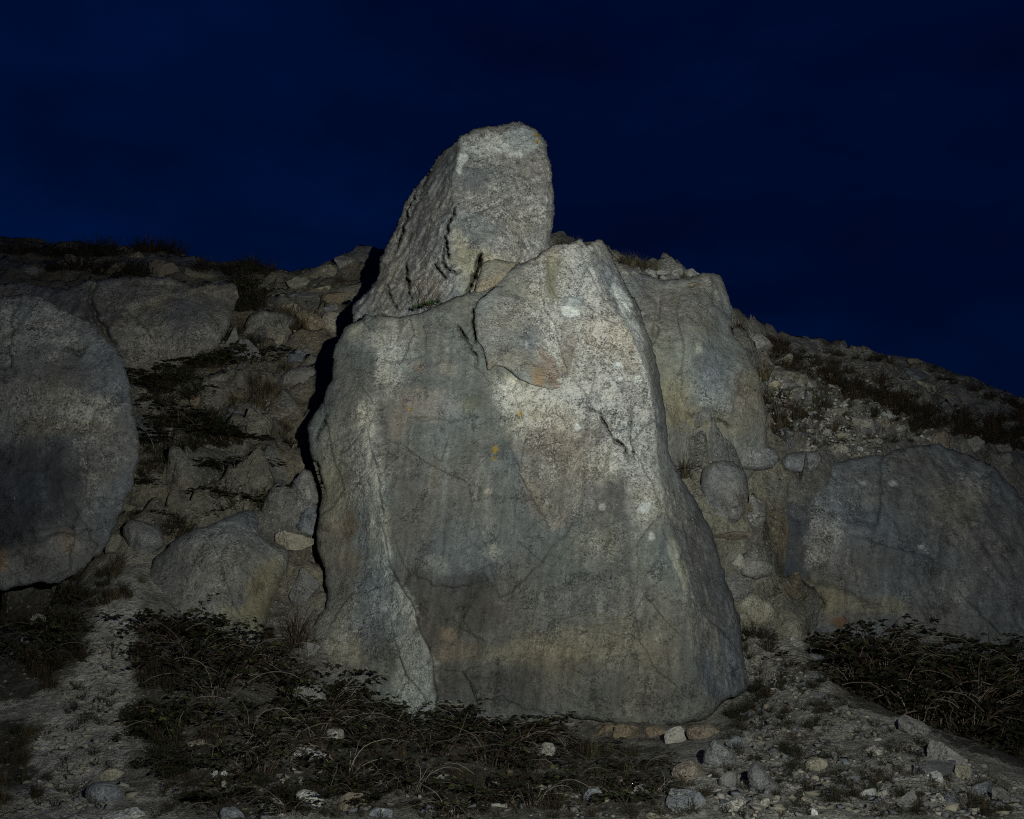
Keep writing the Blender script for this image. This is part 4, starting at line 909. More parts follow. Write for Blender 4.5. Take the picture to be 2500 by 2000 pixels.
STONES = [
 # left hillside
 (396,658,78,48,-5,'brown','brownish stone sitting on top of the dusky rear boulder'),
 (488,668,74,30,8,'beige','beige flat stone right of the brown one on the rear boulder'),
 (549,692,112,24,-10,'blue','dark bluish slab lying along the rear boulder top'),
 (724,724,118,30,3,'grey','long flat grey stone high on the left slope beside the shadow'),
 (823,725,84,34,-4,'ochre','ochre stone in the shadow edge below the left skyline knob'),
 (711,754,48,36,-20,'beige','small beige stone just under the long flat grey stone'),
 (807,754,78,28,0,'blue','bluish stone under the ochre stone beside the shadow'),
 (650,780,118,70,-18,'grey','large tilted grey stone in the middle of the left slope'),
 (568,826,34,68,28,'grey','narrow slanting grey stone at the foot of the large tilted stone'),
 (678,818,64,60,20,'beige','rough beige stone right below the large tilted stone'),
 (757,786,78,44,-28,'ochre','ochre-brown slanting stone next to the cracked beige block'),
 (811,788,54,54,5,'beige','squarish beige stone touching the black shadow'),
 (600,858,70,56,-35,'grey','triangular dark grey stone among grass in the left slope'),
 (718,870,64,46,5,'blue','smooth blue-grey stone above the upright banded block'),
 (728,918,92,60,4,'grey','upright banded grey block beside the shadow'),
 (357,872,56,54,20,'dark','dark round stone under the rear boulder with a black gap'),
 (432,856,48,46,-30,'dark','dark slanting stone right of the dark round stone'),
 (323,850,34,56,-20,'grey','slender grey stone squeezed behind the left edge boulder'),
 (345,940,54,38,-25,'blue','blue-grey stone at the right rim of the left edge boulder'),
 (483,977,32,40,-35,'ochre','single bright ochre stone standing among dark scrub'),
 (584,998,64,32,-5,'blue','flat bluish stone half way down the left slope'),
 (646,988,36,40,-35,'grey','small upright grey stone beside the flat bluish one'),
 (587,955,72,44,-8,'brown','brown stone buried in scrub at mid slope'),
 (424,1058,72,34,0,'grey','grey stone lying in the lowest scrub right of the left edge boulder'),
 (842,638,44,44,-30,'grey','upper grey slab of the knob left of the leaning block'),
 (796,660,84,40,-14,'beige','beige slab making up the knob left of the leaning block'),
 (728,689,58,34,5,'olive','olive stone at the left foot of the skyline knob'),
 (778,708,66,24,4,'beige','thin beige slab under the skyline knob'),
 (520,930,80,34,8,'olive','olive-brown sloping stone above the single ochre stone'),
 (420,905,60,26,0,'beige','beige stone below the dark slanting stone'),
 # skyline left
 (72,662,40,26,10,'blue','pale bluish stone in a black hollow at upper left'),
 (180,640,70,40,0,'brown','dim brown stone below the far left skyline'),
 (290,655,60,34,-8,'brown','dim brown stone above the rear boulder'),
 (330,625,44,24,6,'brown','dim stone on the left skyline crest'),
 # bank left of the tall boulder
 (732,1192,92,118,28,'grey','pointed grey stone leaning in the cracked bank left of the tall boulder'),
 (755,1268,58,70,-25,'blue','bluish stone under the pointed leaning stone'),
 (718,1315,104,42,4,'beige','beige layer of rock right of the low boulder point'),
 (744,1436,60,92,-8,'grey','upright grey stone between low boulder and tall boulder'),
 (346,1308,94,98,-12,'grey','angular grey stone between left edge boulder and low boulder'),
 (312,1240,34,16,0,'olive','thin olive chip stuck in the bank by the left edge boulder'),
 (278,1324,42,48,0,'olive','olive lump at the lower right rim of the left edge boulder'),
 (760,1582,50,32,-8,'grey','small rounded grey stone at the left foot of the tall boulder'),
 (740,1695,112,74,10,'grey','pale grey rock behind bramble left of the tall boulder foot'),
 (95,1515,50,40,-30,'pale','pale stone among scrub below the left edge boulder'),
 (80,1565,66,22,-4,'blue','bluish flat stone in the scrub at far left'),
 # right of the tall boulder
 (1662,1050,44,68,-4,'blue','dark blue-grey stone tucked behind the tall boulder right edge'),
 (1762,1206,132,172,6,'grey','large egg-shaped grey stone right of the tall boulder'),
 (1848,1248,48,82,0,'grey','smooth narrow grey stone right of the egg-shaped stone'),
 (1785,1304,88,22,-3,'brown','thin layered brown slab under the egg-shaped stone'),
 (1786,1372,64,66,20,'pale','pale lumpy stone beside the tall boulder lower right edge'),
 (1846,1380,88,68,8,'grey','pointed grey stone right of the pale lumpy stone'),
 (1800,1432,78,72,14,'grey','grey stone below the pale lumpy stone'),
 (1842,1474,112,84,10,'beige','rounded beige stone next to the rusty hollow'),
 (1836,1116,136,64,2,'grey','long oval grey stone on a dark ledge crack'),
 (1955,1126,102,54,-6,'blue','oval bluish stone right of the long oval one'),
 (2044,1128,54,26,-12,'blue','small shiny bluish stone at the top edge of the broad boulder'),
 (1940,1056,80,24,0,'blue','flat dark bluish stone on the pale scree'),
 (1928,930,68,40,8,'grey','oval grey stone at the right end of the shoulder boulder'),
 (1853,833,72,40,16,'grey','grey stone on the skyline right of the shoulder boulder'),
 (1900,882,76,30,18,'beige','beige stone below the skyline right of the shoulder boulder'),
 (1957,964,50,30,0,'grey','grey stone beside the big brown grass tuft'),
 (1986,990,32,22,6,'blue','small bluish stone right of the big brown grass tuft'),
 (2134,1042,46,42,10,'grey','squarish grey stone in the middle of the pale scree'),
 (2104,1026,48,44,-20,'pale','pale angular stone left of the squarish one in the scree'),
 (2184,948,54,34,-10,'grey','rounded grey stone in the dark heather band'),
 (2234,912,72,44,20,'blue','dark block on the right hillside below the skyline'),
 (2262,940,60,24,20,'beige','beige stone under the dark block on the right hillside'),
 (2300,1076,52,44,10,'brown','brownish stone above the top of the broad boulder'),
 (2373,1080,54,48,0,'grey','square grey stone above the broad boulder at far right'),
 (2445,1090,48,26,14,'grey','flat stone right of the square grey stone'),
 (2459,1122,48,40,14,'grey','dim grey stone at the far right above the broad boulder'),
 (2067,861,48,16,0,'grey','low pale stone on the right skyline'),
 (2348,924,28,14,-10,'grey','tiny stone standing on the right skyline'),
 (2236,882,36,14,5,'brown','flat stone jutting from the right skyline'),
 (2190,990,44,20,12,'grey','flat grey stone below the heather band'),
 # debris on the shoulder
 (1503,630,28,26,-20,'brown','small brown stone on the crest right of the tall boulder peaks'),
 (1622,664,42,14,2,'grey','upper of two thin stones stacked on the shoulder boulder',9.85),
 (1624,677,28,11,0,'grey','lower of two thin stones stacked on the shoulder boulder',9.82),
 (1684,664,30,20,-34,'grey','larger grey splinter pointing up on the shoulder boulder top',9.9),
 (1699,667,30,12,-32,'grey','smaller grey splinter right of the larger on the shoulder boulder',9.88),
 (1694,692,40,12,20,'brown','brown sliver lying on the face of the shoulder boulder',9.55),
 (1655,670,60,26,10,'grey','grey stone behind the two thin stacked stones',9.95),
 (1600,668,60,22,14,'grey','grey slab on the skyline above the shoulder boulder',9.95),
 # foot of the tall boulder, right
 (1718,1789,92,42,2,'brown','layered brown slab under the right foot of the tall boulder'),
 (1651,1800,52,46,30,'pale','pale stone leaning on the layered brown slab'),
 (1752,1845,92,78,22,'grey','large triangular grey stone below the layered slab'),
 (1796,1815,46,30,10,'blue','blue-grey stone right of the large triangular one'),
 (1684,1887,72,48,-14,'brown','rounded brown stone left of the large triangular one'),
 (1781,1907,46,46,0,'grey','squat grey stone below the large triangular one'),
 (1861,1900,92,92,36,'blue','dark blue-grey pointed stone in the gravel at lower right'),
 (1671,1956,92,58,6,'blue','bluish lumpy stone at the bottom right of centre'),
 (1778,1976,58,24,35,'pale','thin pale stone slanting at the bottom right'),
 (1333,1835,48,42,10,'pale','pale stone among dry grass below the tall boulder'),
 (1447,1949,54,46,20,'blue','bluish stone at the bottom edge right of centre'),
 (1470,1783,60,34,6,'ochre','left ochre rock under the tall boulder base crack'),
 (1530,1788,66,36,-4,'ochre','middle ochre rock under the tall boulder base crack'),
 (1600,1784,56,26,4,'ochre','right ochre rock under the tall boulder base crack'),
 # bottom
 (821,1802,46,54,-35,'pale','pale elongated stone in the bramble left of centre'),
 (756,1846,78,36,-12,'white','white flat stone in the bramble at lower left of centre'),
 (756,1951,78,58,14,'white','big white rounded stone at the bottom left of centre'),
 (850,1962,84,48,8,'brown','grey-brown domed stone right of the big white one'),
 (931,1988,54,28,0,'blue','bluish stone at the bottom edge right of the domed stone'),
 (665,1970,64,38,0,'grey','grey stone at the bottom edge left of the big white one'),
 (568,1988,64,32,8,'blue','blue-grey slab at the bottom edge, lower left'),
 (269,1893,62,32,-4,'beige','beige rounded stone at the lower left by the gravel path'),
 (252,1936,96,72,12,'blue','large slate-blue stone below the beige rounded stone'),
 (300,1992,88,26,-4,'white','whitish slab at the very bottom left'),
 (480,1816,44,20,0,'beige','small beige stone in the dark weeds at lower left'),
 (548,1890,20,18,0,'white','small white chip beside the weeds at lower left'),
 (522,1890,20,18,30,'white','left one of three white chips at lower left'),
 (546,1920,22,20,-50,'pale','oval pale chip below the white chips at lower left'),
 # right gravel
 (1991,1870,58,34,-8,'beige','beige angular slab in the right gravel'),
 (1988,1986,20,28,-20,'white','white splinter at the bottom right'),
 (2281,1901,38,32,10,'white','white angular stone on a dark slab at lower right'),
 (2280,1880,112,48,14,'dark','dark slab under the white angular stone'),
 (2352,1890,48,42,20,'beige','beige stone right of the white angular stone'),
 (2232,1778,80,44,30,'grey','grey slab at the rim of the right bramble thicket'),
 (2320,1850,96,50,28,'grey','long grey slab along the bramble rim at right'),
 (2092,1776,72,24,4,'grey','flat grey stone in the middle of the right gravel'),
 (2141,1838,58,24,6,'pale','pale flat stone low in the right gravel'),
 (1943,1563,38,34,15,'pale','pale triangular stone where the right bramble begins'),
 (2050,1738,50,20,25,'grey','grey slab edge near the top of the right gravel'),
 (2160,1720,40,24,28,'beige','beige slab at the upper rim of the right gravel'),
 (2400,1930,60,36,20,'blue','blue-grey slab at the right end of the gravel'),
 (2450,1950,64,44,10,'grey','grey broken slab in the lower right corner'),
 (2220,1960,60,40,-10,'grey','grey broken stone at the bottom right'),
 (2120,1940,44,24,10,'white','whitish chip pile stone at the bottom right'),
 (2330,1960,56,40,25,'blue','bluish split stone at the bottom right corner'),
]
SHAPED = {  # outlines of the stones whose shape shows plainly
 (1762,1206): [(1716,1140),(1745,1125),(1790,1124),(1818,1150),(1828,1200),(1826,1245),(1800,1275),(1765,1292),(1735,1280),(1718,1230),(1708,1185)],
 (1836,1116): [(1768,1112),(1780,1092),(1820,1081),(1862,1084),(1895,1098),(1906,1118),(1890,1140),(1850,1150),(1800,1144),(1772,1130)],
 (1955,1126): [(1905,1120),(1925,1107),(1965,1102),(2000,1100),(2008,1118),(2000,1142),(1975,1153),(1935,1153),(1912,1142)],
 (732,1192): [(742,1142),(760,1150),(775,1190),(783,1225),(776,1245),(745,1252),(715,1262),(692,1250),(697,1215),(720,1170)],
 (755,1268): [(740,1240),(775,1228),(780,1262),(772,1306),(745,1310),(722,1290)],
 (346,1308): [(295,1290),(315,1268),(345,1272),(395,1290),(402,1330),(380,1350),(368,1385),(340,1375),(318,1340)],
 (1752,1845): [(1738,1803),(1752,1805),(1790,1840),(1802,1872),(1780,1882),(1735,1875),(1714,1862),(1720,1830)],
 (1861,1900): [(1840,1858),(1850,1862),(1880,1890),(1908,1930),(1905,1944),(1860,1942),(1830,1922),(1822,1890)],
 (756,1951): [(718,1940),(735,1925),(765,1930),(790,1945),(796,1962),(778,1978),(758,1984),(735,1965)],
 (252,1936): [(208,1925),(230,1908),(280,1912),(300,1935),(296,1965),(260,1985),(215,1990),(205,1960)],
 (650,780): [(598,790),(610,768),(640,757),(700,765),(724,778),(715,800),(690,815),(650,820),(600,822),(580,830)],
 (728,918): [(682,940),(690,912),(710,900),(765,892),(773,905),(771,945),(720,952),(690,950)],
 (1842,1474): [(1795,1490),(1808,1452),(1835,1445),(1870,1465),(1898,1490),(1900,1520),(1850,1530),(1800,1520)],
 (1846,1380): [(1802,1378),(1815,1348),(1840,1352),(1870,1365),(1892,1385),(1880,1405),(1845,1415),(1812,1405)],
 (740,1695): [(690,1700),(705,1665),(745,1655),(790,1670),(800,1710),(770,1735),(710,1730)],
 (1718,1789): [(1672,1780),(1690,1770),(1740,1768),(1762,1780),(1758,1802),(1720,1812),(1680,1806)],
}
def shaped_stone(t):
    px, py, w, h, rot, tone, label = t[:7]
    ol = SHAPED[(px, py)]
    p = ground_at(px, py + 0.3 * h); Y0 = p[1] - (0.09 if 1000 < py < 1600 else 0.02)
    r = np.random.default_rng(int(px * 13 + py))
    k = 0.5 * min(w, h) * Y0 / F
    pl = [(r.uniform(-1, 1), r.uniform(-1, 1), r.uniform(-0.2, 0.25)) for _ in range(7)]
    def dep(a, b):
        u = (a - px) / (0.5 * w); v = (b - py) / (0.5 * h)
        y = np.full(a.shape, -1.0)
        for ax, ay, c in pl: y = smax(y, 0.75 * (ax * u + ay * v) + c, 0.08)
        return Y0 - 0.35 * k + 0.75 * k * y - 0.10 * k * v
    c = ST[tone]
    o = relief('stone', ol, dep, spacing=3.5, edge_r=0.45 * k, back=1.3 * k, shrink=0.4, noise=((3.0, 0.25 * k, 4), (12, 0.06 * k, 3)), jitter=5, seed=int(px) % 97, base=tuple(x * 1.05 for x in c), lich=0.35, facet=((0.2, 0.14 * k),))
    return tag(o, label, 'stone')
for t in STONES:
    if (t[0], t[1]) in SHAPED: shaped_stone(t)
    else: stone(*t)
# pebbly debris: the 300 that show largest are things, the rest one mass
SCREE_ZONES = [  # polygon, how many things, how many in the mass, size range in photo pixels, tones, label, group
 ([(1890,930),(2010,900),(2150,1000),(2330,1060),(2240,1085),(2080,1118),(1930,1100),(1890,1040)], 90, 3000, (10, 40), ('pale','grey','pale','beige','white'), 'small pale angular stone loose in the scree above the broad boulder', 'scree stones above the broad boulder'),
 ([(2000,850),(2170,868),(2300,910),(2440,960),(2500,1000),(2500,1080),(2350,1060),(2150,960)], 30, 1500, (10, 30), ('grey','brown','grey','blue'), 'dim small stone on the right hillside under the skyline', 'stones under the right skyline'),
 ([(1850,1560),(1950,1570),(2100,1740),(2300,1830),(2480,1930),(2490,1995),(1700,1995),(1820,1850),(1840,1680)], 80, 3600, (9, 44), ('pale','grey','grey','beige','blue'), 'small stone in the gravel below the right bramble thicket', 'stones in the right gravel'),
 ([(420,1900),(700,1880),(1000,1900),(1450,1890),(1680,1900),(1680,1998),(420,1998)], 26, 500, (9, 44), ('grey','pale','blue','beige'), 'small stone in the weeds along the bottom edge', 'stones along the bottom edge'),
 ([(110,1998),(120,1800),(230,1550),(300,1480),(340,1500),(300,1700),(250,1998)], 15, 700, (8, 18), ('pale','grey','beige'), 'little stone chip on the gravel path at lower left', 'chips on the gravel path'),
 ([(300,930),(560,800),(600,680),(830,640),(760,800),(690,1000),(640,1150),(350,1130)], 35, 2400, (9, 32), ('beige','olive','grey','brown'), 'small stone on the steep slope left of the tall boulder', 'stones on the left slope'),
]
import re
LANDMARKS = []
for t in STONES:
    sh_ = re.split(r' (?:in|on|at|beside|under|below|above|right|left|high|just|lying|with|among|half|behind|squeezed|touching|next|between|stuck|making|standing|buried|sitting|half-way|leaning|tucked|jutting|where|near|low|along|by|over) ', t[6])[0]
    if len(sh_.split()) >= 3: LANDMARKS.append((t[0], t[1], sh_))
SEEN = {}
def near_label(px, py, what):
    best = sorted(LANDMARKS, key=lambda q: (q[0] - px) ** 2 + (q[1] - py) ** 2)[:16]
    lab = None
    for x, y, nm in best:
        dx, dy = px - x, py - y
        d = ('just ' if math.hypot(dx, dy) < 70 else '') + (('right of' if dx > 0 else 'left of') if abs(dx) > abs(dy) else ('below' if dy > 0 else 'above'))
        lab = '%s %s the %s' % (what, d, nm)
        if lab not in SEEN: break
    SEEN[lab] = 1
    return lab
_pool = {}
def rand_in(poly):
    k = id(poly)
    if not _pool.get(k):
        a = np.array(poly, float); q = rng.uniform(a.min(0), a.max(0), (4000, 2))
        _pool[k] = list(q[inside(q[:, 0], q[:, 1], poly)])
    return _pool[k].pop()
cv, cf, cc = [], [], []
OCT = np.array([(-1,-1,-1),(1,-1,-1),(1,1,-1),(-1,1,-1),(-1,-1,1),(1,-1,1),(1,1,1),(-1,1,1)], float)
OCF = np.array([(0,3,2,1),(4,5,6,7),(0,1,5,4),(1,2,6,5),(2,3,7,6),(3,0,4,7)])
for poly, n_th, n_mass, (s0, s1), tones, lab, grp in SCREE_ZONES:
    for k in range(n_th):
        q = rand_in(poly)
        p = ground_at(q[0], q[1])
        if p is None: continue
        w = s0 + (s1 - s0) * rng.random() ** 2.2
        w = max(w, s0 + 2) * p[1] / F * 0.5
        tn = tones[int(rng.integers(len(tones)))]
        lab_ = near_label(q[0], q[1], ('tiny ' if w * F / p[1] * 2 < 15 else 'small ') + tn + ' ' + ('scree stone' if 'scree' in grp else 'stone'))
        o = bpy.data.objects.new('scree_stone', SMALL[int(rng.integers(len(SMALL)))]); COL.objects.link(o)
        o.location = (p[0], p[1], p[2] - w * 0.06)
        o.rotation_euler = (rng.uniform(-0.4, 0.4), rng.uniform(-0.5, 0.5), rng.uniform(0, 6.28))
        o.scale = (w * rng.uniform(0.9, 1.4), w * rng.uniform(0.7, 1.1), w * rng.uniform(0.35, 0.8))
        t = ST[tn]; f = rng.uniform(0.8, 1.2)
        o.color = (t[0] * f, t[1] * f, t[2] * f, 0.3)
        tag(o, lab_, 'stone', grp)
    for k in range(n_mass):
        q = rand_in(poly)
        # quick ground lookup on a coarse march
        p = ground_at(q[0], q[1]) if k % 6 == 0 else None
        if p is None:
            if not cv: continue
            p = last + np.array((rng.normal(0, 0.07), rng.normal(0, 0.09), 0)); p[2] = ground_z(p[0], p[1])
        else: last = p
        w = 0.003 + 0.024 * rng.random() ** 5
        v = OCT * np.array((w * rng.uniform(0.8, 1.6), w * rng.uniform(0.6, 1.2), w * rng.uniform(0.3, 0.8))) * rng.uniform(0.25, 1.25, (8, 3))
        a = rng.uniform(0, 6.28); ca, sa = math.cos(a), math.sin(a)
        b2 = rng.normal(0, 0.35); cb, sb = math.cos(b2), math.sin(b2)
        v = v @ np.array(((1, 0, 0), (0, cb, -sb), (0, sb, cb))) @ np.array(((ca, -sa, 0), (sa, ca, 0), (0, 0, 1))) + p + (0, 0, w * 0.2)
        cf.append(OCF + len(cv) * 8); cv.append(v)
        t = np.array(ST[tones[int(rng.integers(len(tones)))]]) * rng.uniform(0.5, 1.05)
        cc.append(np.tile(np.r_[t, 1.0], (8, 1)))
M_CHIP, t_, b_ = new_mat('stone_chip'); g_ = G(t_)
g_.link(g_.n('ShaderNodeAttribute', attribute_name='Col').outputs['Color'], b_.inputs['Base Color'])
chips = add_obj('stone_chips', make_mesh('stone_chips', np.concatenate(cv), np.concatenate(cf), np.concatenate(cc), M_CHIP, False))
tag(chips, 'fine broken stone chips strewn over the scree and gravel', 'gravel', kind='stuff')

# ------------------------------------------------------------------ plants
class PB:
    """collects thin strips, leaves and stems of one plant"""
    def __init__(s): s.v, s.f, s.c, s.n = [], [], [], 0
    def strip(s, pts, w0, w1, side, col0, col1):
        k = len(pts)
        for i, p in enumerate(pts):
            t = i / (k - 1); w = (w0 * (1 - t) + w1 * t) * 0.5
            c = np.array(col0) * (1 - t) + np.array(col1) * t
            s.v += [p - side * w, p + side * w]; s.c += [c, c]
        for i in range(k - 1):
            a = s.n + 2 * i; s.f.append((a, a + 1, a + 3, a + 2))
        s.n += 2 * k
    def tube(s, pts, r0, r1, col):
        k = len(pts)
        for i, p in enumerate(pts):
            d = pts[min(i + 1, k - 1)] - pts[max(i - 1, 0)]; d = d / (np.linalg.norm(d) + 1e-9)
            u = np.cross(d, (0.3, 0.9, 0.2)); u /= np.linalg.norm(u) + 1e-9; w = np.cross(d, u)
            r = r0 + (r1 - r0) * i / (k - 1)
            for a in (0, 2.094, 4.189):
                s.v.append(p + r * (math.cos(a) * u + math.sin(a) * w)); s.c.append(np.array(col))
        for i in range(k - 1):
            for j in range(3):
                a = s.n + 3 * i + j; b = s.n + 3 * i + (j + 1) % 3
                s.f.append((a, b, b + 3, a + 3))
        s.n += 3 * k
    def leaf(s, p, d, nrm, L, W, col):
        d = d / np.linalg.norm(d); sd = np.cross(d, nrm); sd /= np.linalg.norm(sd) + 1e-9; up = np.cross(sd, d)
        tip = p + d * L - up * 0.12 * L
        m1 = p + d * 0.45 * L
        s.v += [p, m1 - sd * W * 0.5 + up * 0.10 * L, tip, m1 + sd * W * 0.5 + up * 0.10 * L]
        s.c += [np.array(col)] * 4
        s.f.append((s.n, s.n + 1, s.n + 2, s.n + 3)); s.n += 4
    def mesh(s, name): return make_mesh(name, np.array(s.v), np.array(s.f), np.array(s.c), M_PLANT, False)
GREEN = (0.036, 0.041, 0.018); DGREEN = (0.019, 0.027, 0.012); STRAW = (0.115, 0.094, 0.052); RUSSET = (0.085, 0.048, 0.028); DBROWN = (0.045, 0.033, 0.024); PALEWOOD = (0.22, 0.19, 0.15)
def jit(c, r, a=0.3): return tuple(np.array(c) * r.uniform(1 - a, 1 + a))
def mixc(a, b, t): return tuple(np.array(a) * (1 - t) + np.array(b) * t)
def grass_mesh(seed, n=110, dry=0.4, lean=0.7, spread=0.16):
    """unit tuft: about 1 high"""
    r = np.random.default_rng(seed); b = PB()
    for i in range(n):
        az = r.uniform(0, 6.283); q = abs(r.normal(0, 1)) * spread
        p = np.array((math.cos(az) * q, math.sin(az) * q, -0.06))
        az2 = az + r.normal(0, 0.7); le = abs(r.normal(0, lean)); L = r.uniform(0.5, 1.08)
        out = np.array((math.cos(az2), math.sin(az2), 0)); pts = [p]; el = 1.45 - 0.5 * le
        for k in range(4):
            pts.append(pts[-1] + (out * math.cos(el) + np.array((0, 0, 1)) * math.sin(el)) * L / 4); el -= 0.45 * le + 0.05
        side = np.cross(out, (0, 0, 1)); c = jit(mixc(GREEN, STRAW if r.random() < 0.6 else RUSSET, min(1, dry * r.uniform(0.3, 1.8))), r)
        b.strip(pts, 0.024, 0.006, side, np.array(c) * 0.75, c)
    return b.mesh('grass_tuft')
def scrub_mesh(seed, n=70, brown=0.5):
    """unit low scrub: wiry spreading stems with tiny leaves, about 1 wide"""
    r = np.random.default_rng(seed); b = PB()
    for i in range(n):
        az = r.uniform(0, 6.283); q = r.uniform(0, 0.22); p = np.array((math.cos(az) * q, math.sin(az) * q, -0.04))
        a2 = az + r.normal(0, 0.6); el = r.uniform(0.35, 1.45); L = r.uniform(0.3, 0.75); pts = [p]
        for k in range(4):
            d = np.array((math.cos(a2) * math.cos(el), math.sin(a2) * math.cos(el), math.sin(el)))
            pts.append(pts[-1] + d * L / 4); el += r.normal(-0.10, 0.25); a2 += r.normal(0, 0.3)
        c = jit(mixc(DGREEN, RUSSET if r.random() < 0.5 else DBROWN, min(1, brown * r.uniform(0.2, 1.7))), r)
        side = np.cross(pts[-1] - pts[0], (0, 0, 1)); side = side / (np.linalg.norm(side) + 1e-9)
        b.strip(pts, 0.020, 0.008, side, np.array(c) * 0.8, c)
        for k in range(7):
            t = r.uniform(0.15, 1.0) * 3.99; i0 = int(t); pp = pts[i0] + (pts[i0 + 1] - pts[i0]) * (t - i0)
            dd = r.normal(size=3); dd[2] = abs(dd[2]) * 0.8
            b.leaf(pp, dd, r.normal(size=3), r.uniform(0.05, 0.11), r.uniform(0.015, 0.032), jit(mixc(c, DGREEN, r.random() * 0.7), r))
    return b.mesh('scrub')
def bramble_meshes(seed, n=20, leafy=1.0):
    """unit bramble, about 1 across: arching canes, dead canes, three-fold leaves"""
    r = np.random.default_rng(seed); cn, lf, dd_ = PB(), PB(), PB()
    for i in range(n):
        dead = i % 5 < 2
        az = r.uniform(0, 6.283); q = r.uniform(0, 0.25); p = np.array((math.cos(az) * q, math.sin(az) * q, -0.05))
        a2 = az + r.normal(0, 0.8); el = r.uniform(0.8, 1.5); L = r.uniform(0.6, 1.3); pts = [p]
        for k in range(8):
            d = np.array((math.cos(a2) * math.cos(el), math.sin(a2) * math.cos(el), math.sin(el)))
            pts.append(pts[-1] + d * L / 8); el -= r.uniform(0.08, 0.42); a2 += r.normal(0, 0.18)
            if pts[-1][2] < -0.02: pts[-1][2] = r.uniform(-0.02, 0.04)
        (dd_ if dead else cn).tube(pts, 0.0065 if not dead else 0.005, 0.003, jit(PALEWOOD, r, 0.55) if dead else jit(mixc(RUSSET, DBROWN, r.random()), r))
        if dead and r.random() < 0.6: continue
        for k in range(int(20 * leafy)):
            t = r.uniform(0.1, 1.0) * 7.99; i0 = int(t); pp = pts[i0] + (pts[i0 + 1] - pts[i0]) * (t - i0)
            a3 = r.uniform(0, 6.283); st = np.array((math.cos(a3), math.sin(a3), r.uniform(0.0, 0.9))) * r.uniform(0.03, 0.07); pp = pp + st
            c = jit(mixc(DGREEN, (0.085, 0.092, 0.026) if r.random() < 0.25 else DBROWN, r.random() * 0.8), r)
            nr = np.array((r.normal(0, 0.5), r.normal(0, 0.5), 1.0)); Lf = r.uniform(0.05, 0.115)
            for da in (-0.9, 0.0, 0.9):
                dv = np.array((math.cos(a3 + da), math.sin(a3 + da), r.uniform(-0.3, 0.2)))
                lf.leaf(pp, dv, nr, Lf * (1.1 if da == 0 else 0.85), Lf * 0.75, c)
    return cn.mesh('canes'), dd_.mesh('dead_canes'), lf.mesh('leaves')
GR = [grass_mesh(i, 120, d, l) for i, (d, l) in enumerate([(0.25, 0.7), (0.5, 0.8), (0.75, 0.7), (0.9, 0.9), (0.4, 0.5), (0.6, 1.0)])]
SB = [scrub_mesh(20 + i, 75, br) for i, br in enumerate([0.2, 0.5, 0.8, 0.35, 0.65])]
BR = [bramble_meshes(40 + i, n, lv) for i, (n, lv) in enumerate([(20, 0.62), (24, 0.42), (18, 0.85), (34, 0.2)])]
def surf(px, py, Y=None):
    if Y is not None: return P(px, py, Y)
    return ground_at(px, py)
def grass(px, py, size, label, Y=None, kind=None, group=None, flat=1.0, name='grass_tuft'):
    p = surf(px, py, Y)
    if p is None: return
    k = size * p[1] / F
    o = bpy.data.objects.new(name, GR[kind if kind is not None else int(rng.integers(len(GR)))]); COL.objects.link(o)
    o.location = p; o.scale = (k, k, k * flat)
    o.rotation_euler = (rng.uniform(0.0, 0.25), rng.uniform(-0.15, 0.15), rng.uniform(0, 6.28))
    tag(o, label, 'grass', group); return o
def scrub(px, py, size, label, Y=None, kind=None, group=None):
    p = surf(px, py, Y)
    if p is None: return
    k = size * p[1] / F
    o = bpy.data.objects.new('scrub_clump', SB[kind if kind is not None else int(rng.integers(len(SB)))]); COL.objects.link(o)
    o.location = p; o.scale = (k, k * 0.9, k * rng.uniform(0.7, 1.0))
    o.rotation_euler = (rng.uniform(-0.1, 0.3), rng.uniform(-0.2, 0.2), rng.uniform(0, 6.28))
    tag(o, label, 'scrub', group); return o
def bramble(px, py, size, label, kind=None, group=None, flat=1.0, Y=None):
    p = surf(px, py, Y)
    if p is None: return
    k = size * p[1] / F
    kk = kind if kind is not None else int(rng.integers(len(BR)))
    r = empty('bramble', p); r.rotation_euler = (rng.uniform(-0.1, 0.15), rng.uniform(-0.1, 0.1), rng.uniform(0, 6.28)); r.scale = (k, k, k * flat)
    for nm, me in zip(('canes', 'dead_canes', 'leaves'), BR[kk]):
        c = bpy.data.objects.new(nm, me); COL.objects.link(c); c.parent = r; c['kind'] = 'stuff'
    tag(r, label, 'bramble', group); return r

# grass that stands out
for t in [(1905,1040,95,'biggest brown-green grass tuft on the scree right of the shoulder boulder',None,1),(1868,925,62,'dry grass tuft at the right flank of the shoulder boulder',None,2),(1880,980,50,'grass tuft between two others on the scree by the shoulder boulder',None,4),
          (1672,1165,62,'grass tuft growing in the gap right of the tall boulder',None,4),(1806,806,46,'brown grass tuft on the skyline at the end of the shoulder boulder',None,3),(722,1570,105,'broad dry grass tuft between low boulder and tall boulder',None,3),
          (650,1560,70,'dry grass tuft right under the low boulder',None,2),(1515,644,34,'dry grass tuft on the crest by the small brown stone',None,3),(1545,656,44,'grass tuft in the dark fringe above the shoulder boulder, left one',None,2),(1585,668,42,'grass tuft in the dark fringe above the shoulder boulder, middle one',None,3),
          (1612,682,30,'grass tuft beside the two thin stacked stones',9.9,1),(1672,680,26,'grass tuft beside the grey splinters on the shoulder boulder',9.88,1),(935,775,22,'tiny grass tuft on the ledge left of the green ledge plant',9.12,1),
          (640,880,60,'grass tuft beside the triangular dark grey stone',None,0),(700,905,44,'grass tuft under the smooth blue-grey stone',None,1),(845,640,30,'dry grass on top of the skyline knob left of the leaning block',None,3),(830,690,34,'dry grass beside the shadow under the skyline knob',None,3)]:
    grass(t[0], t[1], t[2], t[3], t[4], t[5])
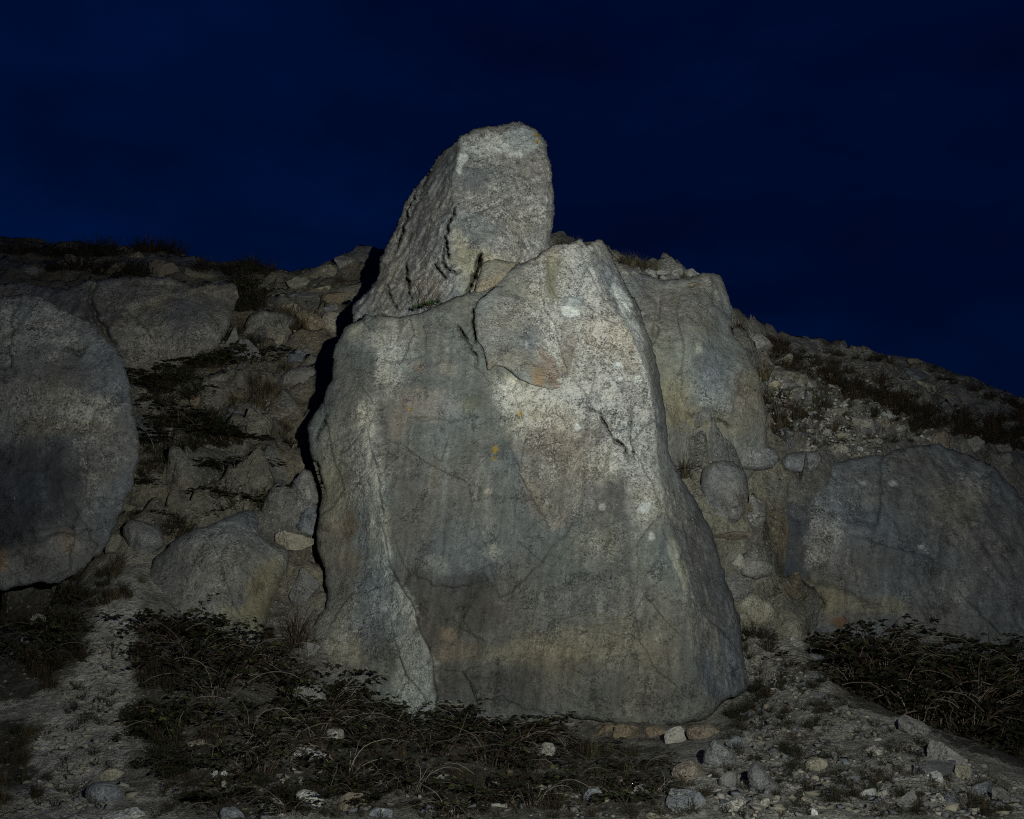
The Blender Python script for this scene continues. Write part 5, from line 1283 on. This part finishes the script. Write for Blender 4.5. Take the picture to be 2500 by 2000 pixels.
for k, x in enumerate((1370, 1400, 1530, 1565, 1600)):   # thin stalks against the sky
    grass(x, np.interp(x, [q[0] for q in SKYL], [q[1] for q in SKYL]) + 9, 44, ['thin grass against the sky right of the leaning block','second thin grass against the sky near the tall boulder peaks','thin tall grass against the sky above the shoulder, left','thin tall grass against the sky above the shoulder, middle','thin tall grass against the sky above the shoulder, right'][k], None, 4)
# ledge plant: green rosette with dry stalks
lp = P(1045, 750, 9.07)
root = empty('ledge_plant', lp)
r_ = np.random.default_rng(5); b1, b2 = PB(), PB()
for i in range(90):
    q = np.array((r_.uniform(-0.14, 0.14), r_.uniform(-0.04, 0.05), 0)); q[2] = 0.02 + q[0] * 0.25
    d = np.array((r_.normal(0, 1), r_.normal(-0.6, 0.6), r_.uniform(0.1, 1.0)))
    b1.leaf(q, d, np.array((0, -0.4, 1.0)), r_.uniform(0.04, 0.075), r_.uniform(0.010, 0.018), jit((0.03, 0.085, 0.02), r_))
for i in range(14):
    p = np.array((r_.uniform(-0.07, 0.05), 0, 0)); pts = [p]; lean = r_.normal(0, 0.16)
    for k in range(5): pts.append(pts[-1] + np.array((lean, r_.normal(0, 0.02), 1)) * r_.uniform(0.035, 0.075)); lean += r_.normal(0, 0.08)
    b2.tube(pts, 0.0022, 0.0012, jit((0.13, 0.085, 0.05), r_))
add_obj('rosette', b1.mesh('rosette'), (0, 0, 0), root); add_obj('dry_stalks', b2.mesh('dry_stalks'), (0, 0, 0), root)['kind'] = 'stuff'
tag(root, 'small bright green plant with dry stalks on the ledge under the leaning block', 'plant')

# scrub and weeds: ellipses (cx, cy, rx, ry, count, size range, what, label, group)
PATCH = [
 (1700,0,0,0,0,(0,0),'','',''),
 (610,715,70,35,12,(40,64),'s','dark scrub on the left slope around the long flat grey stone','scrub high on the left slope'),
 (560,660,110,12,10,(34,52),'s','dark scrub fringe on the left skyline','scrub on the left skyline'),
 (250,610,240,8,16,(34,56),'s','black scrub along the far left skyline','scrub on the far left skyline'),
 (200,665,150,18,8,(40,60),'s','black scrub in the hollow behind the left edge boulder','scrub behind the left edge boulder'),
 (690,770,60,25,8,(34,54),'g','grass patch around the ochre-brown slanting stone','grass around the ochre-brown stone'),
 (590,845,70,40,10,(38,60),'s','scrub around the triangular dark grey stone','scrub around the triangular stone'),
 (460,870,60,40,8,(38,56),'s','scrub under the dusky rear boulder','scrub under the rear boulder'),
 (420,950,90,40,14,(40,64),'s','scrub below the dark slanting stone on the left slope','scrub at the middle of the left slope'),
 (640,960,80,40,10,(34,54),'g','grass around the flat bluish stone half way down the slope','grass at the middle of the left slope'),
 (480,1050,130,50,26,(44,74),'s','dense dark scrub band right of the left edge boulder','dense scrub band on the left slope'),
 (380,1130,50,30,7,(40,60),'s','scrub hanging by the right rim of the left edge boulder','scrub at the rim of the left edge boulder'),
 (700,1050,50,30,6,(30,46),'g','sparse grass on the bare bank beside the shadow','grass on the bare bank'),
 (600,1215,75,38,12,(44,66),'s','dark leafy scrub directly above the low boulder','leafy scrub above the low boulder'),
 (440,1290,50,22,8,(36,54),'s','scrub on the upper left edge of the low boulder','scrub on the low boulder edge'),
 (290,1420,60,50,12,(44,70),'g','dark grass between left edge boulder and low boulder','grass between the two left boulders'),
 (210,1440,50,40,8,(44,66),'s','scrub under the left edge boulder','scrub under the left edge boulder'),
 (110,1560,110,70,26,(50,84),'s','dark scrub thicket below the left edge boulder','scrub thicket at far left'),
 (95,1650,50,40,9,(50,74),'g','dark grass hummock left of the gravel path','grass hummock at far left'),
 (30,1800,50,60,8,(50,74),'g','dark grass at the left edge beside the gravel path','grass at the left edge'),
 (40,1930,50,40,6,(50,70),'g','dark grass in the bottom left corner','grass in the bottom left corner'),
 (390,1600,60,70,9,(50,84),'g','dark grass mound right of the gravel path','grass mound right of the gravel path'),
 (400,1720,100,90,26,(50,84),'s','dark weeds right of the gravel path','weeds right of the gravel path'),
 (400,1850,60,50,10,(46,70),'s','leafy weeds near the beige rounded stone at lower left','weeds at the lower left'),
 (560,1750,110,80,9,(50,80),'g','tangled grass below the low boulder','tangled grass below the low boulder'),
 (1100,1860,240,50,15,(44,76),'g','dry grass below the tall boulder in the foreground','dry grass in the foreground'),
 (1500,1850,120,50,12,(44,76),'g','dry grass under the right base of the tall boulder','dry grass under the tall boulder'),
 (1350,1930,250,40,20,(40,66),'s','scrub along the bottom edge right of centre','scrub along the bottom edge'),
 (750,1920,180,50,16,(40,66),'s','scrub among stones at the bottom left of centre','scrub at the bottom left of centre'),
 (1850,1570,50,35,9,(44,66),'s','dark scrub at the foot of the rounded beige stone','scrub at the foot of the beige stone'),
 (1800,1740,40,40,6,(34,52),'s','scrub on the gravel right of the tall boulder foot','scrub right of the tall boulder foot'),
 (1930,1700,110,90,22,(34,56),'s','wiry weed on the gravel between tall boulder and bramble thicket','weeds on the upper right gravel'),
 (1990,1890,180,80,26,(34,60),'s','wiry weed on the lower right gravel','weeds on the lower right gravel'),
 (2300,1950,150,40,12,(36,58),'s','weed among broken slabs in the lower right corner','weeds in the lower right corner'),
 (2000,1010,90,50,16,(28,48),'g','small grass tuft on the pale scree right of the shoulder boulder','grass on the pale scree'),
 (2180,1050,90,30,10,(26,44),'s','little weed on the pale scree above the broad boulder','weeds on the pale scree'),
]
MASS = []        # far dark fringes nobody could count
def mass(px, py, size, kind):
    p = surf(px, py)
    if p is not None: MASS.append((p, size * p[1] / F, kind))
for cx, cy, rx, ry, n, (s0, s1), kd, lab, grp in PATCH:
    for k in range(n):
        a = rng.uniform(0, 6.283); q = math.sqrt(rng.random())
        x, y = cx + rx * q * math.cos(a), cy + ry * q * math.sin(a)
        sz = rng.uniform(s0, s1) * ((0.8 if kd == 'g' else 1.15) if cy > 1380 and cx < 1700 else (1.4 if cy < 1300 and cx < 900 else 1.0))
        if 'skyline' in grp or 'behind' in grp: mass(x, y + sz * 0.15, sz, int(rng.integers(len(SB)))); continue
        if kd == 's':
            kk = int(rng.integers(len(SB)))
            scrub(x, y + sz * 0.15, sz, near_label(x, y, ('big ' if sz > 60 else '') + ('green scrub clump', 'dark scrub clump', 'brown scrub clump', 'dark green scrub clump', 'russet scrub clump')[kk]), kind=kk, group=grp)
        else:
            kk = int(rng.integers(len(GR)))
            grass(x, y + sz * 0.3, sz * 0.85, near_label(x, y, ('big ' if sz > 62 else '') + ('green grass tuft', 'half dry grass tuft', 'dry grass tuft', 'straw grass tuft', 'upright grass tuft', 'drooping grass tuft')[kk]), kind=kk, group=grp)
# the dark heather band running down the right hillside, and the skyline fringes
BAND = [(1880,850),(1960,890),(2060,940),(2160,985),(2260,1030),(2360,1050),(2450,1070)]
for i in range(110):
    t = rng.uniform(0, len(BAND) - 1.001); i0 = int(t); x = BAND[i0][0] + (BAND[i0 + 1][0] - BAND[i0][0]) * (t - i0); y = BAND[i0][1] + (BAND[i0 + 1][1] - BAND[i0][1]) * (t - i0)
    mass(x + rng.normal(0, 10), y + rng.normal(0, 17), rng.uniform(40, 66), 2)
for i in range(26):
    x = rng.uniform(1900, 2500); mass(x, np.interp(x, [q[0] for q in SKYL], [q[1] for q in SKYL]) + rng.uniform(8, 22), rng.uniform(22, 38), 2)
for i in range(18): mass(rng.uniform(2400, 2500), rng.uniform(985, 1130), rng.uniform(40, 62), 2)
SBL = [scrub_mesh(80 + i, 26, br) for i, br in enumerate([0.3, 0.6, 0.9])]
WEEDS = []
for poly_, n_ in (([(1690,1998),(1820,1720),(1880,1600),(1960,1610),(2110,1750),(2300,1840),(2480,1940),(2490,1998)], 230), ([(380,1998),(420,1880),(760,1860),(1250,1880),(1690,1880),(1690,1998)], 330), ([(60,1998),(110,1800),(230,1560),(300,1560),(260,1998)], 50), ([(1880,1060),(1900,900),(2000,900),(2200,1040),(2240,1080),(1950,1100)], 60)):
    for i in range(n_):
        q = rand_in(poly_); p = surf(*q)
        if p is not None: WEEDS.append((p, rng.uniform(20, 54) * p[1] / F, SBL[int(rng.integers(3))]))
def join_mass(items):
    mv, mf, mc, nn = [], [], [], 0
    for p, k, me in items:
        n_ = len(me.vertices)
        v = np.empty(n_ * 3, np.float32); me.vertices.foreach_get('co', v); v = v.reshape(-1, 3) * k
        c = np.empty(n_ * 4, np.float32); me.color_attributes['Col'].data.foreach_get('color', c)
        li = np.empty(len(me.loops), np.int32); me.loops.foreach_get('vertex_index', li)
        a = rng.uniform(0, 6.28); ca, sa = math.cos(a), math.sin(a)
        mv.append(v @ np.array(((ca, -sa, 0), (sa, ca, 0), (0, 0, 1))) + p); mc.append(c.reshape(-1, 4) * rng.uniform(0.7, 1.3)); mf.append(li.reshape(-1, 4) + nn); nn += n_
    return np.concatenate(mv), np.concatenate(mf), np.concatenate(mc)
tag(add_obj('ground_weeds', make_mesh('ground_weeds', *join_mass(WEEDS), M_PLANT, False)), 'wiry little weeds spread over the gravel and scree', 'weeds', kind='stuff')
MASS = [(p, k, SB[kd]) for p, k, kd in MASS]
ms = add_obj('heather', make_mesh('heather', *join_mass(MASS), M_PLANT, False))
tag(ms, 'dark heathery growth in bands and fringes along both skylines', 'heather', kind='stuff')
# brambles
for x, y, sz, kd, lab in [
 (470,1560,150,0,'bramble arching over the front of the low boulder'),(560,1590,150,2,'bramble right of the one over the low boulder'),(430,1640,150,1,'bramble under the low boulder, left one'),(640,1640,140,1,'bramble with bare canes below the dry grass tuft'),
 (520,1700,160,3,'bare bramble in the middle of the lower left thicket'),(690,1700,150,0,'bramble in front of the pale rock'),(800,1720,160,2,'leafy bramble at the left foot of the tall boulder'),(900,1745,150,0,'bramble below the pale side slab of the tall boulder'),
 (1000,1765,140,1,'bramble rising in front of the side slab foot'),(1100,1775,140,0,'bramble under the dark hollow of the tall boulder'),(1210,1790,140,2,'leafy bramble under the middle of the tall boulder'),(1320,1810,130,1,'low bramble left of the base crack'),
 (620,1800,170,1,'bramble left of the white flat stone'),(760,1800,150,3,'bare bramble behind the white flat stone'),(900,1830,170,0,'bramble in the middle of the foreground, left'),(1050,1840,170,3,'bramble in the middle of the foreground, centre'),(1190,1870,160,3,'bare bramble in the middle of the foreground, right'),
 (1430,1840,120,3,'bare bramble right of the pale stone among dry grass'),(1000,1930,150,1,'bramble at the bottom edge left of centre'),(1180,1950,150,0,'bramble at the bottom edge in the centre'),(1560,1880,110,1,'low bramble left of the rounded brown stone'),(440,1870,120,2,'leafy bramble near the slate-blue stone'),
 (480,1620,170,3,'bare bramble between two others under the low boulder'),(560,1660,170,0,'dark bramble left of the bramble with bare canes'),(740,1750,170,0,'dark bramble below the pale grey rock'),(850,1780,160,1,'sparse bramble left of the pale elongated stone'),(960,1800,170,3,'bare bramble in front of the side slab'),
 (1100,1820,170,0,'dark bramble in the central foreground'),(1260,1830,160,1,'sparse bramble left of the pale stone among dry grass'),(1300,1880,150,0,'dark bramble below the pale stone among dry grass'),(700,1850,150,3,'bare bramble around the white flat stone'),(850,1890,160,3,'bare bramble above the domed stone'),
 (1450,1890,130,2,'leafy bramble right of centre near the bottom'),(385,1570,130,1,'sparse bramble at the head of the gravel path'),(130,1560,160,0,'dark bramble under the left edge boulder'),(60,1620,150,2,'leafy bramble at the left edge'),(420,1780,160,0,'dark bramble right of the gravel path'),(580,1860,150,1,'sparse bramble above the three white chips'),
 (540,1970,130,0,'dark bramble at the bottom edge left of the grey stone'),(700,1985,120,1,'sparse bramble at the bottom edge left of the big white stone'),(820,1925,130,2,'leafy bramble behind the domed stone'),(900,1960,130,0,'dark bramble right of the domed stone'),(1090,1990,140,3,'bare bramble at the bottom edge, middle'),
 (1290,1970,140,1,'sparse bramble at the bottom edge right of the middle'),(1380,1920,130,0,'dark bramble left of the bluish stone at the bottom edge'),(1530,1960,130,2,'leafy bramble right of the bluish stone at the bottom edge'),(1600,1930,110,1,'sparse bramble left of the bluish lumpy stone'),(620,1900,140,3,'bare bramble above the grey stone at the bottom edge'),
 (2020,1590,130,0,'leftmost bramble of the right thicket'),(2110,1600,150,1,'bramble of the right thicket under the cracked slab foot')]:
    bramble(x, y, sz, lab, kd, 'brambles in the foreground' if x < 1900 else 'brambles of the right thicket', (1.05 if x < 820 else 0.85) * rng.uniform(0.75, 1.2) if x < 1900 else 0.9)
for x, y, sz, lab in [(470,1050,130,'leafy dark mat right of the left edge boulder, upper one'),(550,1080,130,'leafy dark mat in the middle of the left slope'),(410,1100,120,'leafy dark mat touching the left edge boulder'),(350,1010,90,'small leafy mat on the right rim of the left edge boulder, upper'),(352,1090,90,'small leafy mat on the right rim of the left edge boulder, middle'),(330,1190,80,'small leafy mat on the right rim of the left edge boulder, lower'),(600,1225,120,'leafy dark mat right above the low boulder point'),(650,1235,100,'small leafy mat right of the low boulder point'),
                      (390,950,110,'leafy dark mat under the dark round stone'),(460,970,110,'leafy dark mat left of the single ochre stone'),(520,900,100,'leafy dark mat below the dusky rear boulder'),(610,890,100,'leafy dark mat under the triangular dark grey stone'),(570,1150,110,'leafy dark mat higher above the low boulder'),(440,1275,100,'leafy dark mat on the left shoulder of the low boulder'),(600,730,90,'leafy dark mat near the long flat grey stone')]:
    bramble(x, y, sz * 1.45, lab, 2, 'leafy mats on the left slope', 0.5)
for i in range(26):
    x = rng.uniform(2060, 2520); y0 = np.interp(x, [2000, 2110, 2300, 2500], [1640, 1720, 1800, 1880]); y = rng.uniform(1590, max(1600, y0))
    kd_ = int(rng.integers(4)) if i % 3 else 3
    bramble(x, y, rng.uniform(150, 200), near_label(x, y, ('dark', 'sparse', 'leafy', 'bare')[kd_] + ' bramble of the right thicket'), kd_, 'brambles of the right thicket', 1.0, Y=8.0 + (1800 - y) / 220.0 * 0.7 + rng.uniform(-0.2, 0.2))
# long dead stalks lying across the weeds
def stalk(a, b, ya, yb, rad, col, label, sag=0.0):
    p0, p1 = P(a[0], a[1], ya), P(b[0], b[1], yb)
    pb = PB(); pts = []
    for t in np.linspace(0, 1, 9):
        q = p0 * (1 - t) + p1 * t; q[2] += sag * math.sin(math.pi * t); q = q + rng.normal(0, 0.006, 3); pts.append(q - p0)
    pb.tube(pts, rad, rad * 0.6, col)
    tag(add_obj('dead_stalk', pb.mesh('dead_stalk'), p0), label, 'stalk')
stalk((490,1697), (612,1592), 6.9, 7.3, 0.006, (0.24, 0.21, 0.16), 'straight pale dry stalk slanting above the lower left weeds')
stalk((365,1940), (555,1805), 5.6, 6.3, 0.008, (0.06, 0.05, 0.045), 'dark curved dead cane sweeping through the lower left weeds', -0.03)
stalk((545,1815), (700,1748), 6.3, 6.8, 0.007, (0.12, 0.085, 0.06), 'reddish dead cane continuing the curved one to the upper right', 0.03)
stalk((1085,1870), (1142,1742), 6.6, 7.2, 0.005, (0.17, 0.12, 0.08), 'thin reddish stalk standing in front of the tall boulder base')
stalk((970,1893), (1040,1945), 6.2, 5.9, 0.006, (0.25, 0.21, 0.16), 'pale dead stalk lying in the central foreground')
stalk((1360,1790), (1388,1840), 7.4, 7.1, 0.005, (0.28, 0.24, 0.18), 'short pale stalk above the pale stone among dry grass')
stalk((1890,1645), (1893,1680), 7.6, 7.5, 0.004, (0.30, 0.26, 0.18), 'single straw-coloured stem on the right gravel')
stalk((2200,1750), (2330,1712), 7.6, 7.9, 0.006, (0.16, 0.13, 0.10), 'pale dead cane leaning across the right thicket')
stalk((2320,1700), (2322,1765), 7.7, 7.6, 0.005, (0.14, 0.12, 0.10), 'upright dead cane inside the right thicket')
stalk((1640,1140), (1716,1138), 8.85, 9.2, 0.006, (0.035, 0.03, 0.028), 'dark twig sticking out right of the tall boulder')
